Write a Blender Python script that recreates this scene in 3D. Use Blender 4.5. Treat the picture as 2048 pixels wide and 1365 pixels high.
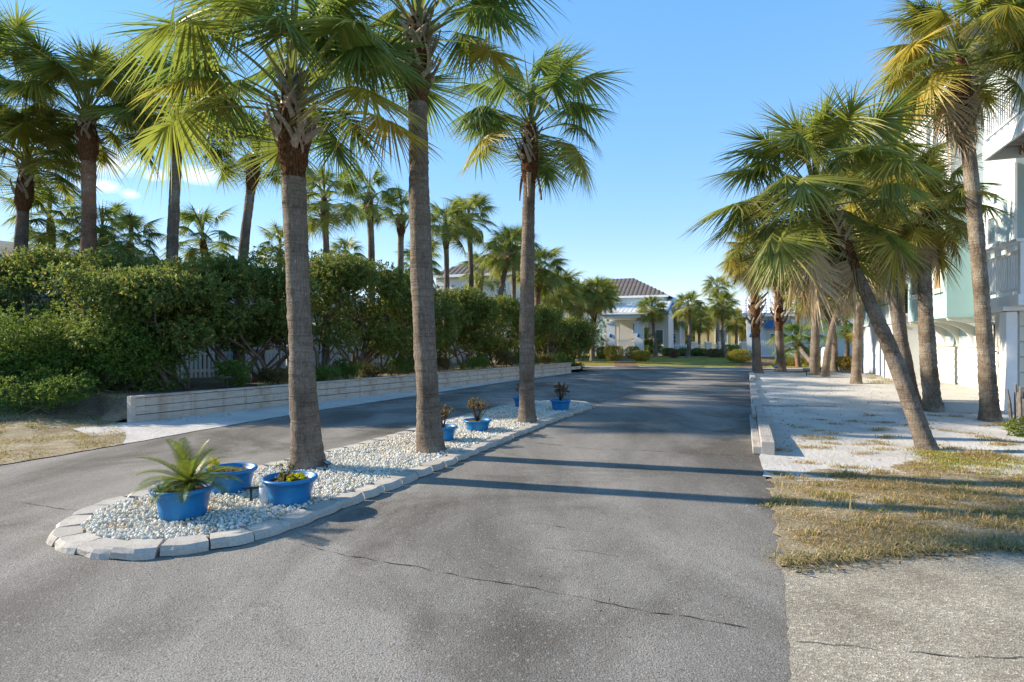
import bpy, bmesh, math, random
import numpy as np
from mathutils import Vector, Matrix
from mathutils.geometry import delaunay_2d_cdt

for o in list(bpy.data.objects): bpy.data.objects.remove(o)
S = bpy.context.scene
COL = S.collection
R = math.radians

# ------------------------------------------------------------------ camera, sky, sun, exposure
F = 1166.0; CAMH = 1.6; CX, CY = 1024.0, 682.5          # focal length in photo pixels, eye height
cam = bpy.data.cameras.new('camera'); camo = bpy.data.objects.new('camera', cam); COL.objects.link(camo)
camo.location = (0, 0, CAMH); camo.rotation_euler = (R(90), 0, 0)
cam.sensor_width = 36; cam.lens = F / 2048 * 36; cam.clip_end = 5000; cam.clip_start = 0.05
S.camera = camo
SUN_EL = R(26); SUN_AZ = R(14)        # sun stands to the left (-X) and a little ahead (+Y)
sdir = Vector((-math.cos(SUN_AZ) * math.cos(SUN_EL), math.sin(SUN_AZ) * math.cos(SUN_EL), math.sin(SUN_EL)))
sl = bpy.data.lights.new('sun', 'SUN'); sl.energy = 2.6; sl.angle = R(0.9); sl.color = (1.0, 0.87, 0.70)
so = bpy.data.objects.new('sun', sl); COL.objects.link(so); so.rotation_euler = (-sdir).to_track_quat('-Z', 'Y').to_euler()
so.location = (-40, 10, 30)
W = bpy.data.worlds.new('World'); S.world = W; W.use_nodes = True
wn = W.node_tree.nodes; wl = W.node_tree.links; wn.clear()
wo = wn.new('ShaderNodeOutputWorld'); wb = wn.new('ShaderNodeBackground'); wb.inputs['Strength'].default_value = 0.15
sky = wn.new('ShaderNodeTexSky'); sky.sky_type = 'NISHITA'; sky.sun_disc = False
sky.sun_elevation = SUN_EL; sky.sun_rotation = math.atan2(sdir.x, sdir.y) % (2 * math.pi)
sky.air_density = 1.0; sky.dust_density = 0.0; sky.ozone_density = 4.0; sky.altitude = 0
wl.new(wb.outputs[0], wo.inputs[0])
# a few small clouds low in the sky: noise in direction space
tc = wn.new('ShaderNodeTexCoord'); mp = wn.new('ShaderNodeMapping'); mp.inputs['Scale'].default_value = (1, 1, 3.2)
mp.inputs['Location'].default_value = (0.37, 0.1, 0.0)
wl.new(tc.outputs['Generated'], mp.inputs['Vector'])
nz = wn.new('ShaderNodeTexNoise'); nz.inputs['Scale'].default_value = 5.5; nz.inputs['Detail'].default_value = 8; nz.inputs['Roughness'].default_value = 0.58
wl.new(mp.outputs[0], nz.inputs['Vector'])
sep = wn.new('ShaderNodeSeparateXYZ'); wl.new(tc.outputs['Generated'], sep.inputs[0])
def wmath(op, a, b=None):
    n = wn.new('ShaderNodeMath'); n.operation = op
    for i, v in enumerate((a, b)):
        if v is None: continue
        if isinstance(v, (int, float)): n.inputs[i].default_value = v
        else: wl.new(v, n.inputs[i])
    return n.outputs[0]
cloud = None
for (px, py, rx, ry) in [(215, 325, .050, .022), (400, 350, .045, .015), (310, 352, .02, .012), (262, 388, .016, .009), (205, 372, .03, .01)]:
    d = Vector(((px - CX) / F, 1, (CY - py) / F)).normalized()
    vs = wn.new('ShaderNodeVectorMath'); vs.operation = 'SUBTRACT'; wl.new(tc.outputs['Generated'], vs.inputs[0]); vs.inputs[1].default_value = d
    vm = wn.new('ShaderNodeVectorMath'); vm.operation = 'MULTIPLY'; wl.new(vs.outputs[0], vm.inputs[0]); vm.inputs[1].default_value = (1 / rx, 1 / rx, 1 / ry)
    vl = wn.new('ShaderNodeVectorMath'); vl.operation = 'LENGTH'; wl.new(vm.outputs[0], vl.inputs[0])
    m = wmath('SUBTRACT', 1.0, vl.outputs['Value'])
    cloud = m if cloud is None else wmath('MAXIMUM', cloud, m)
nzb = wmath('MULTIPLY', wmath('SUBTRACT', nz.outputs['Fac'], 0.5), 3.0)
cf = wn.new('ShaderNodeMapRange'); cf.inputs['From Min'].default_value = -0.05; cf.inputs['From Max'].default_value = 0.9; cf.inputs['To Max'].default_value = 0.6
wl.new(wmath('ADD', cloud, nzb), cf.inputs['Value'])
cmix = wn.new('ShaderNodeMix'); cmix.data_type = 'RGBA'
gate = wmath('MULTIPLY', cf.outputs['Result'], wmath('GREATER_THAN', cloud, -1.6))
wl.new(gate, cmix.inputs['Factor']); cmix.inputs['B'].default_value = (3.2, 3.2, 3.2, 1)
hs = wn.new('ShaderNodeHueSaturation'); hs.inputs['Saturation'].default_value = 1.88; hs.inputs['Value'].default_value = 1.14
tint = wn.new('ShaderNodeMix'); tint.data_type = 'RGBA'; tint.blend_type = 'MULTIPLY'; tint.inputs['Factor'].default_value = 1; tint.inputs['B'].default_value = (1.0, .90, .95, 1)
gm = wn.new('ShaderNodeGamma'); gm.inputs['Gamma'].default_value = 0.42; wl.new(sky.outputs[0], gm.inputs['Color']); wl.new(gm.outputs[0], hs.inputs['Color']); wl.new(hs.outputs[0], tint.inputs['A']); wl.new(tint.outputs['Result'], cmix.inputs['A'])
wl.new(cmix.outputs['Result'], wb.inputs['Color'])
S.view_settings.view_transform = 'Standard'; S.view_settings.look = 'None'; S.view_settings.gamma = 1
S.view_settings.use_curve_mapping = False; S.view_settings.exposure = 2.0
S.render.engine = 'CYCLES'
S.cycles.max_bounces = 6; S.cycles.transparent_max_bounces = 8; S.cycles.transmission_bounces = 4

# ------------------------------------------------------------------ pixel helpers
def G(px, py, z=0.0):
    Y = F * (CAMH - z) / (py - CY); return Vector(((px - CX) / F * Y, Y, z))
def AT(px, py, Y):
    return Vector(((px - CX) / F * Y, Y, CAMH + (CY - py) / F * Y))
rng = np.random.default_rng(7)

# ------------------------------------------------------------------ materials
MATS = {}
class NT:
    def __init__(s, name):
        s.m = bpy.data.materials.new(name); s.m.use_nodes = True; s.n = s.m.node_tree.nodes; s.l = s.m.node_tree.links
        s.b = s.n['Principled BSDF']; s.out = s.n['Material Output']; s.tc = s.n.new('ShaderNodeTexCoord'); MATS[name] = s.m
    def map(s, scale=(1, 1, 1), src='Object', rot=(0, 0, 0)):
        m = s.n.new('ShaderNodeMapping'); m.inputs['Scale'].default_value = scale; m.inputs['Rotation'].default_value = rot
        s.l.new(s.tc.outputs[src], m.inputs['Vector']); return m.outputs[0]
    def noise(s, scale, vec=None, detail=4, rough=.55, dist=0):
        t = s.n.new('ShaderNodeTexNoise'); t.inputs['Scale'].default_value = scale; t.inputs['Detail'].default_value = detail
        t.inputs['Roughness'].default_value = rough; t.inputs['Distortion'].default_value = dist
        s.l.new(vec if vec is not None else s.tc.outputs['Object'], t.inputs['Vector']); return t.outputs['Fac']
    def vor(s, scale, vec=None, feat='F1', out='Distance'):
        t = s.n.new('ShaderNodeTexVoronoi'); t.inputs['Scale'].default_value = scale; t.feature = feat
        s.l.new(vec if vec is not None else s.tc.outputs['Object'], t.inputs['Vector']); return t.outputs[out]
    def ramp(s, fac, stops):
        r = s.n.new('ShaderNodeValToRGB'); e = r.color_ramp.elements
        while len(e) < len(stops): e.new(.5)
        for el, (p, c) in zip(e, stops): el.position = p; el.color = (*c, 1) if len(c) == 3 else c
        s.l.new(fac, r.inputs['Fac']); return r.outputs['Color']
    def mix(s, fac, a, b, mode='MIX'):
        m = s.n.new('ShaderNodeMix'); m.data_type = 'RGBA'; m.blend_type = mode
        for k, v in (('Factor', fac), ('A', a), ('B', b)):
            if isinstance(v, (int, float)): m.inputs[k].default_value = v if k == 'Factor' else (v, v, v, 1)
            elif isinstance(v, tuple): m.inputs[k].default_value = (*v, 1)
            else: s.l.new(v, m.inputs[k])
        return m.outputs['Result']
    def math(s, op, a, b=None):
        n = s.n.new('ShaderNodeMath'); n.operation = op
        for i, v in enumerate((a, b)):
            if v is None: continue
            if isinstance(v, (int, float)): n.inputs[i].default_value = v
            else: s.l.new(v, n.inputs[i])
        return n.outputs[0]
    def attr(s, name):
        a = s.n.new('ShaderNodeAttribute'); a.attribute_name = name; return a
    def rand(s):
        return s.n.new('ShaderNodeObjectInfo').outputs['Random']
    def col(s, c):
        if isinstance(c, tuple): s.b.inputs['Base Color'].default_value = (*c, 1)
        else: s.l.new(c, s.b.inputs['Base Color'])
        return s
    def rough(s, r, spec=.5):
        if isinstance(r, (int, float)): s.b.inputs['Roughness'].default_value = r
        else: s.l.new(r, s.b.inputs['Roughness'])
        s.b.inputs['Specular IOR Level'].default_value = spec; return s
    def bump(s, h, strength=.5, dist=.01):
        b = s.n.new('ShaderNodeBump'); b.inputs['Strength'].default_value = strength; b.inputs['Distance'].default_value = dist
        s.l.new(h, b.inputs['Height']); s.l.new(b.outputs[0], s.b.inputs['Normal']); return s
    def translucent(s, colr, amt):
        t = s.n.new('ShaderNodeBsdfTranslucent'); s.l.new(colr, t.inputs['Color']) if not isinstance(colr, tuple) else None
        if isinstance(colr, tuple): t.inputs['Color'].default_value = (*colr, 1)
        mx = s.n.new('ShaderNodeMixShader'); mx.inputs[0].default_value = amt
        s.l.new(s.b.outputs[0], mx.inputs[1]); s.l.new(t.outputs[0], mx.inputs[2]); s.l.new(mx.outputs[0], s.out.inputs['Surface']); return s

def simple(name, c, rough=.6, spec=.4, var=.12, scale=6, bump=0):
    t = NT(name); n = t.noise(scale, detail=6)
    d = tuple(x * (1 - var * 1.6) for x in c); l = tuple(min(1, x * (1 + var)) for x in c)
    t.col(t.ramp(n, [(.25, d), (.75, l)])).rough(rough, spec)
    if bump: t.bump(t.noise(scale * 12), bump, .005)
    return t.m

def mk_asphalt():
    t = NT('asphalt'); st = t.map((1.0, .30, 1), rot=(0, 0, R(22)))
    big = t.noise(.55, st, 6, .62, .4); blot = t.noise(.38, None, 6, .62, .8); mid = t.noise(3.2, None, 6, .65); gr = t.noise(95, None, 3, .6); vc = t.vor(75, out='Color'); d = t.vor(110)
    base = t.ramp(big, [(.36, (.105, .098, .086)), (.46, (.165, .155, .138)), (.58, (.235, .221, .198))])
    base = t.mix(t.ramp(blot, [(.50, (0, 0, 0)), (.63, (.9, .9, .9))]), base, (.088, .079, .066))         # old oil and tyre stains
    base = t.mix(t.ramp(mid, [(.55, (0, 0, 0)), (.72, (.5, .5, .5))]), base, (.142, .130, .110))
    base = t.mix(t.ramp(t.noise(5.5, None, 7, .75), [(.66, (0, 0, 0)), (.74, (.6, .6, .6))]), base, (.34, .32, .28))     # sand dusting
    ag = t.ramp(gr, [(.34, (.55, .545, .54)), (.5, (.97, .97, .97)), (.66, (1.55, 1.53, 1.5))])
    sp = t.n.new('ShaderNodeSeparateColor'); t.l.new(vc, sp.inputs[0])
    c = t.mix(.8, base, ag, 'MULTIPLY'); c = t.mix(t.ramp(sp.outputs[0], [(.93, (0, 0, 0)), (.985, (.4, .4, .4))]), c, (.38, .355, .31))
    c = t.mix(t.ramp(sp.outputs[1], [(.88, (0, 0, 0)), (.95, (.45, .45, .45))]), c, (.06, .056, .05))
    t.col(c).rough(.88, .2).bump(d, .5, .006); return t.m
mk_asphalt()
def mk_apron():
    t = NT('aggregate_concrete'); v = t.vor(95, out='Color'); d = t.vor(95); big = t.noise(1.6, None, 6, .65)
    base = t.ramp(big, [(.3, (.20, .175, .135)), (.5, (.29, .26, .205)), (.7, (.37, .335, .27))])
    sp = t.n.new('ShaderNodeSeparateColor'); t.l.new(v, sp.inputs[0])
    ag = t.ramp(sp.outputs[0], [(.1, (.55, .52, .48)), (.5, (.95, .93, .9)), (.88, (1.2, 1.17, 1.1)), (.985, (2.0, 1.95, 1.85))])
    t.col(t.mix(.8, base, ag, 'MULTIPLY')).rough(.8, .3).bump(d, .6, .006); return t.m
mk_apron()
def mk_sand():
    t = NT('white_sand'); a = t.noise(1.3, None, 6, .6); b = t.noise(35, None, 5, .7); c = t.noise(9, t.map((1, 2.2, 1)), 6, .7)
    base = t.ramp(a, [(.25, (.42, .39, .35)), (.55, (.54, .515, .475)), (.8, (.60, .58, .545))])
    lit = t.ramp(c, [(.60, (0, 0, 0)), (.70, (.75, .75, .75))])
    base = t.mix(lit, base, (.30, .265, .21))
    deb = t.ramp(b, [(.625, (0, 0, 0)), (.68, (1, 1, 1))])
    t.col(t.mix(deb, base, (.13, .105, .075))).rough(.95, .1).bump(t.noise(14, None, 6, .7), .7, .05); return t.m
mk_sand()
def mk_soil(name, c0, c1, c2):
    t = NT(name); a = t.noise(2.2, None, 6, .65); b = t.noise(40, None, 5, .75)
    base = t.ramp(a, [(.3, c0), (.55, c1), (.75, c2)])
    t.col(t.mix(.8, base, t.ramp(b, [(.3, (.35, .33, .3)), (.5, (.95, .95, .95)), (.72, (1.9, 1.8, 1.6))]), 'MULTIPLY')).rough(.95, .1).bump(b, .8, .04); return t.m
mk_soil('leaf_litter', (.15, .115, .08), (.24, .195, .14), (.34, .29, .22))
mk_soil('dry_turf', (.22, .17, .10), (.36, .30, .20), (.55, .50, .42))
mk_soil('far_ground', (.22, .20, .12), (.30, .27, .18), (.36, .33, .24))
mk_soil('lawn_turf', (.20, .18, .04), (.28, .245, .06), (.36, .31, .10))
mk_soil('mulch', (.07, .035, .018), (.13, .065, .03), (.20, .11, .055))
mk_soil('brick_paving', (.17, .10, .06), (.22, .14, .085), (.27, .18, .11))
def mk_wood(name, c0, c1, c2, stain=True):
    t = NT(name); g = t.noise(5, t.map((.7, 14, 14)), 6, .6); v = t.noise(1.4, t.map((2.2, .3, .5), 'Object'), 3); r = t.rand()
    base = t.ramp(g, [(.3, c0), (.5, c1), (.72, c2)])
    base = t.mix(t.ramp(v, [(.50, (0, 0, 0)), (.70, (.75, .75, .75))]), base, (.30, .20, .12) if stain else c0); base = t.mix(t.ramp(t.noise(2.6, t.map((3, .3, .35)), 5, .7), [(.56, (0, 0, 0)), (.7, (.7, .7, .7))]), base, (.17, .145, .12))
    kn = t.vor(3.1, t.map((.8, 1, 3.5))); base = t.mix(t.ramp(kn, [(.05, (.8, .8, .8)), (.12, (0, 0, 0))]), base, (.12, .085, .055))
    base = t.mix(t.math('MULTIPLY', r, .35), base, (.36, .32, .27))
    t.col(base).rough(.85, .2).bump(g, .5, .006); return t.m
mk_wood('weathered_plank', (.34, .29, .24), (.50, .45, .39), (.62, .58, .52))
mk_wood('grey_timber', (.20, .185, .17), (.38, .36, .335), (.52, .50, .475), False)
def mk_bark(name, c0, c1, c2, red=0):
    t = NT(name); rings = t.noise(3, t.map((1.0, 1.0, 17)), 3, .55, .5); vert = t.noise(7, t.map((7, 7, 1.3)), 5, .7); bl = t.noise(1.6, None, 6, .7); fine = t.noise(38, None, 4, .7)
    base = t.ramp(bl, [(.32, c0), (.5, c1), (.68, c2)])
    base = t.mix(.45, base, t.ramp(rings, [(.36, (.45, .43, .41)), (.46, (1.0, 1.0, 1.0)), (.7, (1.15, 1.13, 1.1))]), 'MULTIPLY')
    base = t.mix(.6, base, t.ramp(vert, [(.36, (.45, .43, .41)), (.5, (1.0, 1.0, 1.0)), (.68, (1.25, 1.22, 1.18))]), 'MULTIPLY')
    base = t.mix(.5, base, t.ramp(fine, [(.35, (.6, .6, .6)), (.6, (1.2, 1.2, 1.2))]), 'MULTIPLY')
    if red: base = t.mix(t.ramp(t.noise(2.4, None, 4), [(.45, (0, 0, 0)), (.65, (.6, .6, .6))]), base, (.26, .11, .055))
    fl = t.ramp(t.noise(20, t.map((1, 1, .30)), 4, .7), [(.665, (0, 0, 0)), (.72, (1, 1, 1))])
    base = t.mix(fl, base, (.46, .43, .38))
    t.col(base).rough(.92, .12).bump(t.math('ADD', rings, t.math('ADD', vert, t.math('MULTIPLY', fine, .5))), .8, .025); return t.m
mk_bark('palm_bark', (.12, .094, .072), (.19, .156, .124), (.265, .23, .19))
mk_bark('palm_bark_red', (.13, .075, .05), (.23, .14, .095), (.32, .22, .16), 1)
mk_bark('palm_bark_lichen', (.10, .078, .058), (.20, .160, .118), (.36, .32, .26))
def mk_fibre():
    t = NT('palm_fibre'); a = t.noise(30, t.map((1.5, 1.5, .5)), 5, .7)
    t.col(t.ramp(a, [(.3, (.03, .018, .010)), (.5, (.12, .06, .03)), (.7, (.26, .14, .07))])).rough(.95, .05).bump(a, 1, .05)
mk_fibre()
def mk_stub():
    t = NT('leaf_stub'); a = t.noise(9, t.map((1, 6, 6)), 5, .6)
    c = t.ramp(a, [(.3, (.20, .155, .11)), (.5, (.34, .28, .215)), (.72, (.52, .46, .39))])
    t.col(t.mix(t.math('MULTIPLY', t.rand(), .5), c, (.22, .14, .085))).rough(.85, .2).bump(a, .5, .01)
mk_stub()
def mk_frond(name, stops_in, tip, trans, tipstart=.78, hue=.10):
    t = NT(name); a = t.attr('rad'); n = t.noise(3.5, None, 3)
    r = t.rand(); base = t.ramp(r, stops_in)
    base = t.mix(t.ramp(t.attr('seg').outputs['Fac'], [(0, (0, 0, 0)), (1, (.45, .45, .45))]), base, tuple(min(1, x * 1.7) for x in stops_in[-1][1]))
    f = t.ramp(a.outputs['Fac'], [(tipstart, (0, 0, 0)), (1.0, (1, 1, 1))])
    c = t.mix(t.math('MULTIPLY', f, .75), base, tip)
    c = t.mix(t.ramp(a.outputs['Fac'], [(.0, (1, 1, 1)), (.02, (0, 0, 0))]), c, (.20, .20, .07))
    t.col(c).rough(.42, .45)
    tr = t.mix(.55, c, (.34, .42, .06)); t.translucent(tr, trans); return t.m
mk_frond('frond_green', [(0, (.042, .098, .030)), (.5, (.072, .145, .040)), (1, (.125, .205, .042))], (.24, .20, .06), .42)
mk_frond('frond_yellow_sunlit', [(0, (.14, .15, .022)), (.5, (.27, .23, .025)), (1, (.46, .33, .04))], (.45, .29, .10), .45, .5)  # yellow of old fronds; the sunlit gold of the right-hand crowns is painted in
mk_frond('frond_olive', [(0, (.078, .120, .026)), (.5, (.145, .185, .032)), (1, (.25, .25, .045))], (.34, .23, .08), .42, .62)
mk_frond('frond_dead', [(0, (.20, .125, .06)), (.5, (.33, .22, .11)), (1, (.48, .36, .22))], (.42, .33, .22), .25, .3)
def mk_leaf(name, dark, midc, light, accent, acc=.94, gloss=.58):
    t = NT(name); a = t.attr('tint')
    c = t.ramp(a.outputs['Fac'], [(0, dark), (.45, midc), (acc - .08, light), (acc, accent), (1, accent)])
    t.col(c).rough(gloss, .28); t.translucent(t.mix(.5, c, (.34, .40, .06)), .34); return t.m
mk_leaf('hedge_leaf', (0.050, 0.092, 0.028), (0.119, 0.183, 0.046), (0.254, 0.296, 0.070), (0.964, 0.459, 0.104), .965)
mk_leaf('hedge_leaf_yellower', (0.070, 0.107, 0.025), (0.157, 0.197, 0.041), (0.302, 0.308, 0.070), (0.803, 0.446, 0.110), .95)  # lighter, yellower leaf mix for the farther hedge shrubs and distant trees
mk_leaf('groundbush_leaf', (0.034, 0.086, 0.020), (0.083, 0.173, 0.029), (0.172, 0.299, 0.041), (0.276, 0.382, 0.048), .93)
mk_leaf('olive_leaf', (0.138, 0.126, 0.020), (0.274, 0.236, 0.030), (0.470, 0.338, 0.041), (0.666, 0.371, 0.054), .9)
mk_leaf('rust_leaf', (.16, .10, .02), (.30, .19, .03), (.40, .27, .05), (.45, .22, .05), .9)
mk_leaf('twig_leaf', (.09, .07, .035), (.15, .11, .05), (.13, .15, .045), (.26, .17, .10), .9, .6)
mk_leaf('burgundy_leaf', (.07, .025, .018), (.14, .05, .03), (.20, .085, .05), (.09, .13, .03), .9)
mk_leaf('red_leaf', (.12, .04, .04), (.22, .08, .07), (.30, .12, .09), (.2, .12, .05), .9)
mk_leaf('dry_grass', (.26, .19, .085), (.40, .31, .15), (.52, .44, .26), (.22, .26, .06), .93, .7)
mk_leaf('mixed_grass', (0.262, 0.184, 0.062), (0.451, 0.306, 0.133), (0.641, 0.459, 0.257), (0.226, 0.255, 0.048), .84, .7)
mk_leaf('green_grass', (0.196, 0.206, 0.037), (0.316, 0.283, 0.056), (0.480, 0.373, 0.100), (0.600, 0.438, 0.150), .9, .7)
mk_leaf('sago_leaf', (0.038, 0.075, 0.012), (0.090, 0.138, 0.017), (0.225, 0.261, 0.026), (0.330, 0.319, 0.036), .92, .3)
mk_leaf('pebble', (0.683, 0.647, 0.593), (0.870, 0.842, 0.795), (0.969, 0.946, 0.902), (0.771, 0.562, 0.332), .955, .75)
mk_leaf('litter', (.07, .05, .035), (.16, .12, .08), (.28, .22, .15), (.40, .35, .28), .9, .8)
simple('branch_bark', (.15, .125, .10), .9, .1, .3, 14, .4)
simple('dark_stem', (.07, .05, .04), .85, .2, .3, 14)
simple('flower_yellow', (.85, .66, .01), .6, .2, .15, 40)
simple('flower_white', (.80, .80, .74), .6, .2, .1, 40)
def mk_pot():
    t = NT('blue_glaze'); n = t.noise(3, None, 4); b = t.noise(30, t.map((.3, .3, 3)), 3)
    c = t.ramp(n, [(.3, (.004, .115, .31)), (.55, (.008, .175, .42)), (.75, (.016, .225, .48))])
    c = t.mix(t.ramp(t.noise(9, None, 6, .75), [(.55, (0, 0, 0)), (.75, (.5, .5, .5))]), c, (.10, .22, .36)); c = t.mix(t.ramp(t.noise(26, None, 5, .8), [(.64, (0, 0, 0)), (.74, (.6, .6, .6))]), c, (.42, .42, .38))
    t.col(c).rough(t.math('ADD', t.math('MULTIPLY', n, .35), .22), .45).bump(b, .16, .004)
mk_pot()
def mk_edging():
    t = NT('edging_concrete'); n = t.noise(7, None, 6, .7); f = t.noise(60, None, 4, .7)
    c = t.ramp(n, [(.3, (.36, .325, .275)), (.5, (.47, .435, .38)), (.7, (.55, .52, .465))])
    c = t.mix(t.math('MULTIPLY', t.rand(), .6), c, (.34, .315, .28)); c = t.mix(t.ramp(t.noise(3.3, None, 6, .7), [(.52, (0, 0, 0)), (.7, (.6, .6, .6))]), c, (.22, .19, .155))
    t.col(t.mix(.5, c, t.ramp(f, [(.3, (.6, .6, .6)), (.6, (1.15, 1.15, 1.15))]), 'MULTIPLY')).rough(.9, .2).bump(f, .6, .008)
mk_edging()
def mk_stucco(name, c):
    t = NT(name); a = t.noise(1.2, None, 5); b = t.noise(60, None, 4, .7)
    t.col(t.ramp(a, [(.3, tuple(x * .88 for x in c)), (.7, c)])).rough(.85, .2).bump(b, .35, .012)
mk_stucco('aqua_stucco', (.36, .53, .53)); mk_stucco('pale_aqua', (.50, .61, .61)); mk_stucco('cream_wall', (.64, .62, .54)); mk_stucco('white_wall', (.66, .68, .70))
mk_stucco('lilac_wall', (.58, .56, .66)); mk_stucco('yellow_wall', (.62, .50, .24))
simple('white_paint', (.78, .79, .79), .5, .4, .06, 3); simple('white_trim', (.80, .80, .79), .45, .4, .05, 4)
simple('teal_paint', (.10, .34, .30), .5, .4, .1, 3); simple('blue_paint', (.015, .13, .36), .5, .4, .08, 3); simple('pool_blue', (.03, .25, .62), .5, .4, .1, 3)
simple('white_tile', (.80, .79, .77), .5, .4, .1, 5); simple('brown_tile', (.135, .112, .10), .8, .2, .25, 2.5); simple('grey_roof', (.22, .21, .20), .8, .2, .2, 4)
simple('deck_wood', (.33, .29, .25), .8, .2, .2, 4); simple('black_plastic', (.02, .02, .022), .5, .4, .1, 8); simple('pipe_metal', (.06, .055, .05), .5, .5, .2, 10)
simple('concrete', (.46, .44, .41), .9, .2, .15, 1.2, .3); simple('crack_fill', (.055, .05, .045), .95, .1, .3, 30); simple('tan_curtain', (.35, .25, .14), .8, .2, .1, 3)
simple('pebble_base', (.62, .60, .57), .9, .1, .15, 30); simple('driftwood', (.20, .18, .16), .9, .1, .3, 10)
def mk_glass():
    t = NT('window_glass'); t.col((.10, .15, .18)).rough(.06, .8)
mk_glass()
def mk_clear():
    t = NT('clear_plastic'); t.col((.9, .92, .93)).rough(.25, .5); t.b.inputs['Alpha'].default_value = .45
mk_clear()
M = MATS

# ------------------------------------------------------------------ mesh helpers
def np_mesh(name, V, Fq, mat=None, attrs=None, smooth=False):
    V = np.asarray(V, dtype=np.float32); Fq = np.asarray(Fq, dtype=np.int32); k = Fq.shape[1]
    me = bpy.data.meshes.new(name); me.vertices.add(len(V)); me.vertices.foreach_set('co', V.ravel())
    me.loops.add(Fq.size); me.loops.foreach_set('vertex_index', Fq.ravel())
    me.polygons.add(len(Fq)); me.polygons.foreach_set('loop_start', np.arange(0, Fq.size, k, dtype=np.int32))
    me.polygons.foreach_set('loop_total', np.full(len(Fq), k, dtype=np.int32))
    if smooth: me.polygons.foreach_set('use_smooth', np.ones(len(Fq), dtype=bool))
    me.update(calc_edges=True)
    for an, arr in (attrs or {}).items():
        a = me.attributes.new(an, 'FLOAT', 'POINT'); a.data.foreach_set('value', np.asarray(arr, dtype=np.float32))
    if mat: me.materials.append(M[mat])
    return me
def link(name, me, parent=None, loc=None, rot=None, scale=None):
    o = bpy.data.objects.new(name, me); COL.objects.link(o)
    if parent is not None: o.parent = parent
    if loc is not None: o.location = loc
    if rot is not None: o.rotation_euler = rot
    if scale is not None: o.scale = (scale,) * 3 if isinstance(scale, (int, float)) else scale
    return o
def tag(o, label, cat, group=None):
    o['label'] = label; o['category'] = cat
    if group: o['group'] = group
    return o
def empty(name, loc, rz=0):
    o = bpy.data.objects.new(name, None); COL.objects.link(o); o.location = loc; o.rotation_euler = (0, 0, rz); o.empty_display_size = .2; return o
class MB:
    """collects faces, builds ONE mesh object"""
    def __init__(s): s.v = []; s.f = []
    def add(s, vs, fs):
        b = len(s.v); s.v += [tuple(v) for v in vs]; s.f += [tuple(i + b for i in f) for f in fs]; return s
    def box(s, x0, x1, y0, y1, z0, z1):
        return s.add([(x0, y0, z0), (x1, y0, z0), (x1, y1, z0), (x0, y1, z0), (x0, y0, z1), (x1, y0, z1), (x1, y1, z1), (x0, y1, z1)],
                     [(0, 3, 2, 1), (4, 5, 6, 7), (0, 1, 5, 4), (1, 2, 6, 5), (2, 3, 7, 6), (3, 0, 4, 7)])
    def prism(s, prof, a0, a1, axis='y'):
        n = len(prof); f = (lambda p, a: (p[0], a, p[1])) if axis == 'y' else (lambda p, a: (a, p[0], p[1])) if axis == 'x' else (lambda p, a: (p[0], p[1], a))
        s.add([f(p, a0) for p in prof] + [f(p, a1) for p in prof],
              [tuple(range(n)), tuple(range(2 * n - 1, n - 1, -1))] + [(i, i + n, (i + 1) % n + n, (i + 1) % n) for i in range(n)]); return s
    def tube(s, pts, rad, n=8, cap=True):
        V, Q = tube_np(pts, rad, n); b = len(s.v); s.v += [tuple(v) for v in V]; s.f += [tuple(int(i) + b for i in q) for q in Q]
        if cap:
            s.f.append(tuple(b + i for i in range(n))[::-1]); m = len(V) - n; s.f.append(tuple(b + m + i for i in range(n)))
        return s
    def lathe(s, prof, n=32, c=(0, 0, 0)):
        b = len(s.v)
        for r, z in prof:
            for k in range(n):
                a = 2 * math.pi * k / n; s.v.append((c[0] + r * math.cos(a), c[1] + r * math.sin(a), c[2] + z))
        for i in range(len(prof) - 1):
            for k in range(n): s.f.append((b + i * n + k, b + i * n + (k + 1) % n, b + (i + 1) * n + (k + 1) % n, b + (i + 1) * n + k))
        return s
    def mesh(s, name, mat, smooth=False, bevel=0):
        me = bpy.data.meshes.new(name); me.from_pydata(s.v, [], s.f)
        bm = bmesh.new(); bm.from_mesh(me)
        if bevel: bmesh.ops.bevel(bm, geom=list(bm.edges), offset=bevel, segments=2, affect='EDGES', profile=.6)
        bmesh.ops.recalc_face_normals(bm, faces=list(bm.faces)); bm.to_mesh(me); bm.free()
        if smooth:
            for p in me.polygons: p.use_smooth = True
        me.materials.append(M[mat]); return me
    def build(s, name, mat, parent=None, loc=None, rot=None, smooth=False, bevel=0):
        return link(name, s.mesh(name, mat, smooth, bevel), parent, loc, rot)
def tube_np(pts, rad, n=8):
    P = np.array([tuple(p) for p in pts], float); m = len(P); rad = np.broadcast_to(np.asarray(rad, float), (m,))
    T = np.gradient(P, axis=0); T /= np.linalg.norm(T, axis=1, keepdims=True) + 1e-9
    ref = np.array([1.0, 0, 0]) if abs(T[0][0]) < .8 else np.array([0, 1.0, 0])
    A = np.zeros_like(P); Bn = np.zeros_like(P); a = ref
    for i in range(m):
        a = a - T[i] * a.dot(T[i]); a /= np.linalg.norm(a) + 1e-9; A[i] = a; Bn[i] = np.cross(T[i], a)
    th = np.arange(n) * 2 * np.pi / n
    V = P[:, None, :] + rad[:, None, None] * (np.cos(th)[None, :, None] * A[:, None, :] + np.sin(th)[None, :, None] * Bn[:, None, :])
    i, k = np.meshgrid(np.arange(m - 1), np.arange(n), indexing='ij'); k2 = (k + 1) % n
    Q = np.stack([i * n + k, i * n + k2, (i + 1) * n + k2, (i + 1) * n + k], -1).reshape(-1, 4)
    return V.reshape(-1, 3), Q
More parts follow.
